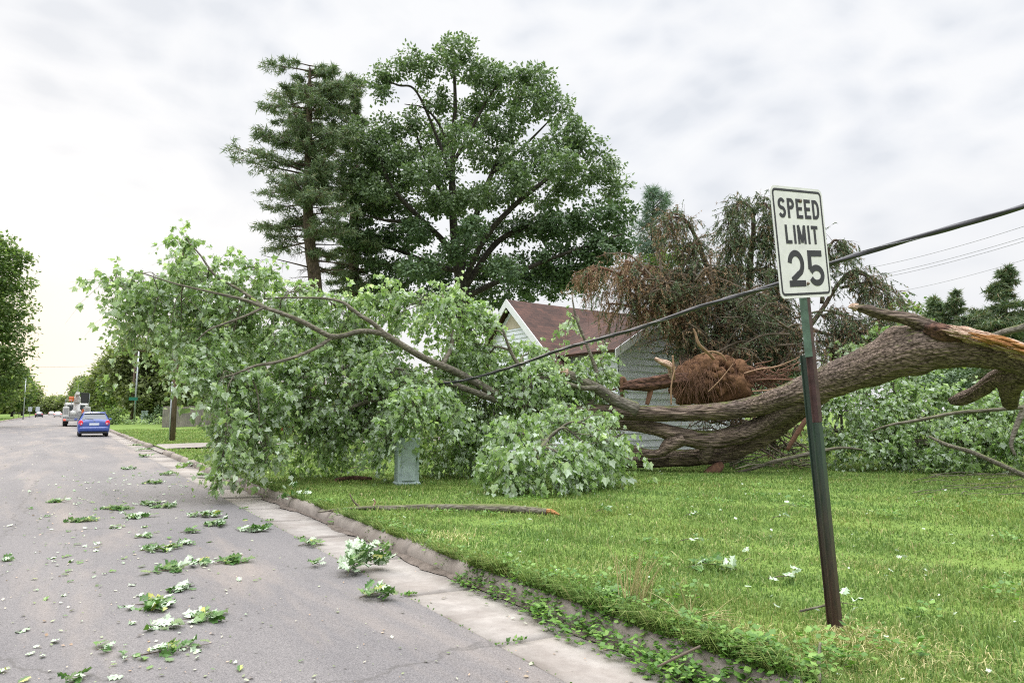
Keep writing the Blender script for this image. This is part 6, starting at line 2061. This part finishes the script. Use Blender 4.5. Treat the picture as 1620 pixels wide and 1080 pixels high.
def hatchback(name, loc, paint, label, yaw=0.0, group=None, full=True, sedan=False, lit=False):
    t = empty(name, (0, 0, 0), label, 'car', group)
    W = .84
    if sedan:
        st = [(0, .74, .78, .5, .34, .86, .88), (.08, .80, .83, .5, .22, .92, .97), (.75, .83, .86, .5, .2, .95, 1.02), (1.25, .83, .87, .60, .2, .95, 1.36), (1.8, .83, .87, .62, .2, .95, 1.44), (2.6, .83, .87, .62, .2, .94, 1.42), (3.3, .83, .86, .6, .2, .93, 1.0), (4.3, .80, .82, .5, .22, .80, .84), (4.5, .66, .7, .4, .3, .66, .70)]
    else:
        st = [(0, .72, .77, .50, .36, .80, .83), (.06, .79, .82, .55, .24, .95, 1.00), (.16, .81, .84, .56, .22, .97, 1.12), (.42, .82, .84, .58, .2, .97, 1.44), (.75, .82, .845, .60, .2, .97, 1.50), (1.4, .82, .85, .61, .2, .95, 1.53), (2.1, .82, .85, .60, .2, .94, 1.48), (2.75, .82, .84, .58, .2, .92, 1.05), (3.55, .78, .80, .5, .22, .80, .84), (3.8, .62, .66, .4, .3, .62, .66)]
    MB().add(*loft([car_section(*s) for s in st])).build('body', M[paint], t)

    def quad(name, pts, mat):
        pts = np.array(pts, float)
        n = nrm(np.cross(pts[1] - pts[0], pts[2] - pts[0]))
        V = np.vstack([pts, pts - n * .012])
        k = len(pts)
        return MB().add(V, [np.array([list(range(k))]), np.array([list(range(k, 2 * k))[::-1]]), np.array([(i, (i + 1) % k, k + (i + 1) % k, k + i)[::-1] for i in range(k)])]).build(name, M[mat], t, smooth=False)
    if sedan:
        quad('rear_window', [(-.62, .82, 1.04), (.62, .82, 1.04), (.50, 1.19, 1.33), (-.50, 1.19, 1.33)], 'glass')
    else:
        quad('rear_window', [(-.66, .105, 1.05), (.66, .105, 1.05), (.53, .36, 1.41), (-.53, .36, 1.41)], 'glass')
        quad('number_plate', [(-.26, -.012, .70), (.26, -.012, .70), (.26, -.004, .84), (-.26, -.004, .84)], 'plate')
        quad('badge', [(-.05, .012, .93), (.05, .012, .93), (.05, .014, .965), (-.05, .014, .965)], 'chrome')
        MB().add(*box(-.60, .60, .27, .50, 1.485, 1.515, .01)).build('spoiler', M[paint], t, smooth=False)
        MB().add(*box(-.80, .80, -.075, .12, .33, .60, .06)).build('bumper', M[paint], t, smooth=False)
        MB().add(*box(-.70, .70, -.04, .2, .20, .325, .03)).build('bumper_skirt', M['plastic'], t, smooth=False)
        mbw = MB().add(*tube(np.array([(-.05, .075, 1.06, .012), (-.30, .10, 1.10, .010), (-.50, .12, 1.13, .006)]), 6)).build('wiper', M['plastic'], t)
    for s in (-1, 1):
        if sedan:
            V, Fs = box(s * .66 - .14, s * .66 + .14, -.02, .10, .70, .88, .02)
            MB().add(V, Fs).build('tail_light', M['brake' if lit else 'tail'], t, smooth=False)
        else:
            ring = np.linspace(0, 2 * math.pi, 16, endpoint=False)
            secs = [np.stack([s * (.70) + rr * .95 * np.cos(ring), np.full(16, yy) + .06 * np.abs(np.cos(ring)) * (np.cos(ring) * s > 0), .86 + 1.25 * rr * np.sin(ring)], -1) for yy, rr in ((.07, .125), (-.005, .125), (-.03, .105), (-.035, .05))]
            tl = MB().add(*loft(secs)).build('tail_light', M['tail'], t)
            MB().add(*tube(np.array([(s * .66, -.03, .79, .045), (s * .66, -.045, .79, .04)]), 12)).build('reverse_lamp', M['plate'], tl)
        if full:
            for q, nm in (([(s * .815, .55, 1.02), (s * .815, 1.35, 1.0), (s * .635, 1.35, 1.44), (s * .645, .62, 1.40)], 'side_window'), ([(s * .818, 1.42, 1.0), (s * .815, 2.45, .99), (s * .66, 2.05, 1.38), (s * .638, 1.42, 1.44)], 'side_window')):
                quad(nm, q if s > 0 else q[::-1], 'glass')
            MB().add(*box(s * .93 - .09, s * .93 + .09, 2.2, 2.32, .98, 1.11, .03)).build('mirror', M[paint], t, smooth=False)
            MB().add(*box(s * .845 - .015, s * .845 + .015, 1.30, 1.45, .86, .885, .005)).build('door_handle', M[paint], t, smooth=False)
    if not full:
        pass
    L = st[-1][0]
    for s in (-1, 1):
        for y in (.62, L - .78):
            wheel(t, s * (.70), y, .295, .19, s)
    t.location = loc
    t.rotation_euler = (0, 0, yaw)
    return t


cz = .035
hatchback('parked_car', (1.72, 48.5, cz * .3), 'car_blue', 'blue hatchback parked at the right curb seen from behind', rad(0))
CG = 'far cars on the road'
hatchback('parked_car', (-4.6, 205, .0), 'car_dark', 'small dark car parked far down the left side of the road', 0, CG, full=False, sedan=True)
hatchback('moving_car', (-.7, 205, .03), 'car_silver', 'pale car with red tail lights far down the middle of the road', 0, CG, full=False, sedan=True, lit=True)
hatchback('moving_car', (-2.9, 290, .03), 'car_silver', 'pale car beyond the small dark car at the end of the road', 0, CG, full=False, sedan=True, lit=True)
hatchback('parked_car', (1.2, 245, .02), 'car_red', 'red car far off just left of the bucket truck', 0, CG, full=False, sedan=True, lit=True)
q = G(497, 672, .13)
hatchback('parked_car', (*P(470, 660, 40)[:2], .14), 'car_red', 'red car glimpsed low through the leaves of the fallen crown', rad(70), None, full=True)

# bucket truck
def bucket_truck(loc):
    t = empty('bucket_truck', (0, 0, 0), 'white utility bucket truck with folded boom parked beyond the blue hatchback', 'truck')
    b = lambda n, m, *a: MB().add(*box(*a)).build(n, M[m], t, smooth=False)
    b('chassis', 'plastic', -.45, .45, .1, 7.4, .55, .85, .03)
    b('rear_step', 'truck_grey', -1.18, 1.18, -.25, .25, .55, .82, .03)
    b('bed', 'truck_grey', -1.15, 1.15, .2, 4.6, .86, 1.02, .02)
    for s in (-1, 1):
        sb = b('service_box', 'truck_white', s * .92 - .27, s * .92 + .27, .22, 4.6, .85, 1.98, .04)
        for i in range(4):
            y0 = .4 + i * 1.04
            MB().add(*box(s * 1.195 - .012, s * 1.195 + .012, y0, y0 + .94, .98, 1.88, .005)).build('locker_door', M['truck_white'], sb, smooth=False)
        MB().add(*box(s * .92 - .2, s * .92 + .2, .195, .222, 1.25, 1.85, .005)).build('locker_door', M['truck_grey'], sb, smooth=False)
        tl = b('tail_light', 'brake', s * 1.0 - .10, s * 1.0 + .10, -.285, -.25, .60, .76, .01)
        b('mud_flap', 'rubber', s * .9 - .25, s * .9 + .25, .60, .63, .25, .86, 0)
        for y in (1.5, 6.4):
            wheel(t, s * .92, y, .48, .30 if y > 3 else .42, s)
    b('cab', 'truck_white', -1.08, 1.08, 5.0, 7.0, .70, 2.45, .14)
    b('cab_window', 'glass', -.8, .8, 4.985, 4.999, 1.6, 2.2, 0)
    b('hood', 'truck_white', -.98, .98, 7.0, 8.1, .70, 1.5, .10)
    tur = MB().add(*tube(np.array([(0, 1.9, 1.0, .42), (0, 1.9, 1.7, .38), (0, 1.9, 1.75, .30), (0, 1.9, 2.7, .27)]), 16)).build('turret', M['truck_white'], t)
    b('boom_base', 'truck_white', -.34, .30, 1.5, 2.3, 2.45, 3.0, .05)
    b('lower_boom', 'truck_white', -.22, .22, 1.6, 7.2, 2.78, 3.16, .04)
    b('upper_boom', 'truck_white', -.20, .18, .0, 7.0, 3.2, 3.48, .04)
    b('boom_elbow', 'orange', -.75, -.30, .6, 1.3, 2.55, 3.05, .06)
    bk = MB()
    secs = [np.array([(.62 + sx * w_, .25 + sy * w_, z) for sx, sy in ((-1, -.8), (-.8, -1), (.8, -1), (1, -.8), (1, .8), (.8, 1), (-.8, 1), (-1, .8))]) for z, w_ in ((2.35, .27), (2.4, .30), (3.35, .34), (3.38, .37), (3.42, .36))]
    bk.add(*loft(secs)).build('bucket', M['plastic'], t, smooth=False)
    MB().add(*tube(np.array([(1.02, .1, 2.0, .03), (1.02, .1, 3.3, .03), (.98, .5, 3.35, .03), (.98, .5, 2.0, .03)]), 6)).build('guard_rail', M['galv'], t)
    MB().add(*tube(np.array([(-1.02, .2, 2.0, .025), (-1.02, .2, 2.7, .025), (-.5, .25, 2.7, .025), (-.5, .25, 2.0, .025)]), 6)).build('guard_rail', M['galv'], t)
    for x_, z_, s_ in ((-.55, 1.05, .22), (.3, 1.05, .2)):
        b('tool_bin', 'truck_grey', x_ - s_, x_ + s_, .35, .9, z_, z_ + .5, .03)
    b('traffic_cones', 'orange', .42, .62, .3, .5, 1.05, 1.75, .03)
    MB().add(*tube(np.array([(.55, .35, 1.55, .13), (.55, .55, 1.55, .13)]), 14)).build('cable_reel', M['car_red'], t)
    MB().add(*tube(np.array([(-.32, .3, 1.35, .30), (-.32, .5, 1.35, .30)]), 18)).build('cable_reel', M['truck_white'], t)
    for x_ in (-.9, .05):
        MB().add(*tube(np.array([(x_, 4.8, 2.4, .02), (x_, 4.8, 4.4, .008)]), 5)).build('whip_aerial', M['galv'], t)
    t.location = loc
    return t


bucket_truck((1.32, 82, .02))

# small far signs, mailboxes and a lamp pole on the left verge
for (px, py, top_y, lab) in ((47, 660, 647, 'small white traffic sign on the far left verge, left of the pair'), (59, 660, 647, 'small white traffic sign on the far left verge, right of the pair')):
    q = P(px, 656, 150); q[2] = .1
    t = empty('traffic_sign', q, lab, 'road sign', 'pair of small far road signs')
    MB().add(*tube(np.array([(*q, .05), (q[0], q[1], 2.6, .05)]), 6)).build('post', M['galv'], t)
    MB().add(*box(q[0] - .38, q[0] + .38, q[1] - .09, q[1] - .06, 1.5, 2.5, 0)).build('plate', M['plate'], t, smooth=False)
q = P(37, 655, 120); q[2] = .1
lp = empty('street_lamp', q, 'slim grey street lamp pole on the far left verge', 'street lamp')
MB().add(*tube(np.array([(*q, .10), (q[0], q[1], 4, .08), (q[0], q[1], 7.6, .06)]), 8)).build('pole', M['galv'], lp)
MB().add(*tube(np.array([(q[0], q[1], 7.5, .05), (q[0] + .9, q[1], 7.9, .04)]), 6)).build('arm', M['galv'], lp)
MB().add(*box(q[0] + .8, q[0] + 1.4, q[1] - .14, q[1] + .14, 7.82, 7.98, .04)).build('lamp_head', M['galv'], lp, smooth=False)
for (px, d, lab) in ((22, 140, 'dark mailbox on a post at the far left verge'), (30, 146, 'second mailbox right of the dark one on the far left verge')):
    q = P(px, 656, d); q[2] = .1
    t = empty('mailbox', q, lab, 'mailbox', 'mailboxes on the far left verge')
    MB().add(*box(q[0] - .06, q[0] + .06, q[1] - .06, q[1] + .06, -.1, 1.05, 0)).build('post', M['wood_pole'], t, smooth=False)
    V, Fs = prism([(-.13, 0), (.13, 0), (.13, .16)] + arc(0, .16, .13, .13, 0, 180, 8)[1:-1] + [(-.13, .16)], (1, 0, 0), Z_, (0, .55, 0), (q[0], q[1] - .3, 1.055))
    MB().add(V, Fs).build('box', M['car_dark'], t, smooth=False)

# ------------------------------------------------------------------ torn sprigs on the road and in the gutter
SPG, LPG = 'leafy sprigs strewn on the asphalt', 'pale leaves lying in the lawn'


def sprig_thing(px, py, w_px, kind, label, group=SPG, ang=None, height=.06, n=None, z=None, name='leafy_sprig', cat='sprig', leaf=(.09, .16), arch=0.0, seed=None):
    """torn twig with oak leaves lying on the ground; w_px = its length in the photo"""
    g = np.random.default_rng(seed if seed is not None else int(px * 7 + py))
    z0 = z if z is not None else .012
    c = G(px, py, z0)
    d = (c - C0) @ F_
    L = w_px * d / FPX
    a = g.uniform(-.5, .5) if ang is None else ang
    v = R_ * math.cos(a) + FW * math.sin(a)
    t = empty(name, c, label, cat, group)
    p0, p1 = c - v * L / 2, c + v * L / 2
    side_w = np.cross(v, Z_) * g.normal(0, .12) * L
    st = catmull(np.array([(*(p0 + v * L * .12 + Z_ * .006), .004), (*(c + side_w + Z_ * (height * .3 + arch)), .0035), (*(p1 + Z_ * .012), .0015)]), 5)
    MB().add(*tube(st, 6, .1)).build('twig', M['twig'], t)
    n = n or max(8, int(L / .016))
    tt = g.beta(2.2, 1.6, n)
    k = (tt * (len(st) - 1)).astype(int)
    side = np.cross(v, Z_)
    sg = g.choice([-1, 1], n)[:, None]
    yd = v * g.uniform(-.3, 1.0, (n, 1)) + side * sg * g.uniform(.2, 1, (n, 1)) + Z_ * g.uniform(-.12, .42, (n, 1)) * (height / .06) * .6
    pos = st[k, :3] + Z_ * (.003 + height * (.55 if height < .1 else 1) * g.uniform(0, 1, (n, 1)) ** 1.6) + side * sg * g.uniform(-.03, .07, (n, 1))
    xd = np.cross(yd, Z_ + g.normal(0, .45, (n, 3)))
    flip = g.uniform(size=n) < (.75 if kind == 'pale' else .4 if kind == 'mixed' else .1)
    xd = np.where(flip[:, None], -xd, xd)
    mb = MB()
    lf = g.uniform(*leaf, n) * min(1, .55 + L * 1.2)
    put_leaves(mb, OAK, pos, yd, lf, 0, g, xdir=xd, limp=.9)
    mb.build('leaves', M['road_leaf'] if kind != 'yellow' else M['yellow_leaf'], t)
    return t


for a in (
    (89, 795, 34, 'dark', 'small dark green sprig standing up on the asphalt far left of the others'),
    (126, 825, 44, 'dark', 'flat dull green sprig on the asphalt at the left, below the small dark one'),
    (182, 806, 56, 'dark', 'bushy dark green sprig in the middle of the far row of sprigs'),
    (232, 799, 44, 'pale', 'pale flattened sprig between two dark ones in the far row'),
    (256, 803, 36, 'dark', 'small dark sprig at the right end of the far row'),
    (212, 819, 50, 'pale', 'long thin pale sprig just below the far row'),
    (237, 765, 36, 'mixed', 'low green sprig on the road near the fallen crown tip'),
    (260, 751, 26, 'dark', 'small green sprig pointing up the road behind the low one'),
    (200, 742, 28, 'pale', 'pale grey leaf tuft farthest out on the road'),
    (230, 722, 26, 'mixed', 'tiny green tuft near the curb beyond the driveway'),
    (325, 815, 56, 'pale', 'pale crumpled sprig touching the tip of the fallen crown'),
    (342, 830, 46, 'mixed', 'green and pale sprig right under the crown tip'),
    (398, 838, 52, 'mixed', 'flat green sprig on asphalt beside the gutter joint'),
    (296, 842, 28, 'dark', 'upright dark sprig with a brown leaf in the middle of the road'),
    (244, 872, 62, 'mixed', 'large half pale half green sprig lying left of its white neighbour'),
    (286, 862, 36, 'pale', 'white underside sprig touching the large half pale one'),
    (256, 906, 56, 'dark', 'dense dark green sprig in the middle of the near road'),
    (306, 894, 44, 'pale', 'yellowish pale sprig right of the dense dark one'),
    (363, 890, 54, 'dark', 'dark green sprig with spread leaves alone on the asphalt'),
    (226, 962, 88, 'mixed', 'largest mixed green sprig on the near asphalt'),
    (315, 980, 74, 'mixed', 'green and pale rosette right of the largest near sprig'),
    (248, 993, 48, 'pale', 'white flat leaf pair below the largest near sprig'),
    (283, 934, 40, 'pale', 'thin pale sprig above the near rosette'),
    (159, 1030, 30, 'mixed', 'small ferny sprig left of the long bottom sprig'),
    (126, 1076, 34, 'mixed', 'green sprig cut by the bottom edge of the photo'),
    (486, 863, 36, 'dark', 'dark green sprig on the edge of the concrete gutter'),
    (498, 894, 14, 'mixed', 'tiny sprig on asphalt left of the big upright gutter sprig'),
    (0, 890, 30, 'dark', 'dark sprig cut by the left edge of the photo'),
    (221, 852, 26, 'mixed', 'small thin sprig above the large half pale one'),
    (180, 836, 14, 'mixed', 'tiny green tuft left of the upright dark sprig'),
):
    sprig_thing(*a)
sprig_thing(250, 1034, 150, 'mixed', 'long green sprig with feathery leaves across the bottom left asphalt', ang=.55, n=34, leaf=(.06, .11))
sprig_thing(578, 905, 95, 'pale', 'big upright pale green maple sprig at the asphalt edge by the gutter', ang=.9, n=130, height=.20, leaf=(.09, .15), arch=.0)
sprig_thing(590, 945, 56, 'mixed', 'smaller green sprig just in front of the big upright gutter sprig', ang=.2, n=30, height=.09)
for a in ((268, 690, 50, 'dark', 'dark leafy debris on the curb beyond the driveway'), (322, 752, 46, 'dark', 'dark green leafy debris on the curb left of the crown'), (296, 735, 40, 'mixed', 'thin leafy twig on the gutter beyond the curb debris'), (228, 712, 30, 'mixed', 'low leafy scraps at the gutter far side of the drive'), (212, 705, 26, 'dark', 'dark sprig in the gutter behind the blue car')):
    sprig_thing(*a, z=.03, group='leafy debris along the far curb')
t = sprig_thing(462, 790, 60, 'pale', 'pale leafy twig hanging over the curb at the end of the mossy branch', z=.10, height=.22, n=22, ang=.7, group=None, leaf=(.09, .14))
ZL = LAWN_Z + .03
for a in ((1092, 856, 44, 'pale', 'pair of big pale leaves on grass left of the sign post'), (1232, 915, 48, 'pale', 'cluster of three white leaves standing in grass left of the post foot'), (1325, 958, 56, 'pale', 'crumpled white leaves lying behind the post foot'),
          (1236, 820, 34, 'pale', 'flat white leaf scraps on grass below the small dead twig'), (955, 810, 40, 'mixed', 'white and dark leaves on grass right of the fallen branch end'), (1184, 888, 22, 'pale', 'small folded pale leaf beside the leafy stick in grass'),
          (1096, 816, 30, 'pale', 'pale leaf tuft in the middle of the lawn'), (1290, 1078, 0, None, None)):
    if a[3]:
        sprig_thing(*a, z=ZL, group=LPG, name='torn_leaves', cat='leaves', height=.10, n=max(3, int(a[2] / 9)), leaf=(.09, .15))
sprig_thing(1120, 900, 90, 'dark', 'leafy stick with dark green leaves sunk in the grass', z=ZL, group=None, height=.08, n=26, ang=-.25)
sprig_thing(1212, 1018, 26, 'yellow', 'yellow leaf on dry grass near the post foot', z=ZL, group=None, name='fallen_leaf', cat='leaf', n=2, height=.05, leaf=(.06, .09))
dt = sprig_thing(1246, 802, 34, 'mixed', 'small dead twig with a dark curled leaf on the lawn', z=ZL, group=None, n=4, height=.12)
stick('dry_twig', gpts([(1297, 1085, .010, .02), (1296, 1050, .010, .04), (1298, 1020, .008, .10)]), 'short grey stick poking up in front of the post foot', 'twig', 'limb', 7, .15, world_pts=True)
stick('dry_twig', gpts([(1266, 972, .008, .05), (1290, 966, .008, .06), (1312, 960, .006, .06)]), 'thin pale twig lying left of the post foot', 'twig', 'limb', 6, .1, world_pts=True)
stick('dry_twig', gpts([(1040, 1062, .006, .0), (1075, 1045, .007, .06), (1108, 1028, .006, .10)]), 'dark thin twig leaning on the curb near the bottom edge', 'twig', 'twig', 6, .1, world_pts=True)
# tall seeding grass at the curb
for (px, py, n, hh, lab) in ((1005, 965, 34, .60, 'tuft of tall straw coloured seeding grass leaning at the curb'), (1085, 985, 40, .34, 'flattened pale dry grass tuft right of the tall seeding grass')):
    q = G(px, py, .14)
    g = np.random.default_rng(px)
    mb = MB()
    tall = hh > .4
    B = q + np.stack([g.normal(0, .05, n), g.normal(0, .05, n), np.zeros(n)], -1)
    D = nrm(np.array([0, 0, 1.0]) * (1.0 if tall else .35) + R_ * (g.normal(.18 if tall else -.1, .2 if tall else .7, n))[:, None] + FW * (g.normal(0, .15, n))[:, None])
    thin_stems(mb, B, D, g.uniform(.6, 1.1, n) * hh, g.uniform(.1, .45, n), .0058, nseg=6)
    o = mb.build('grass_tuft', M['straw'])
    recenter(o, q)
    tag(o, lab, 'grass tuft')
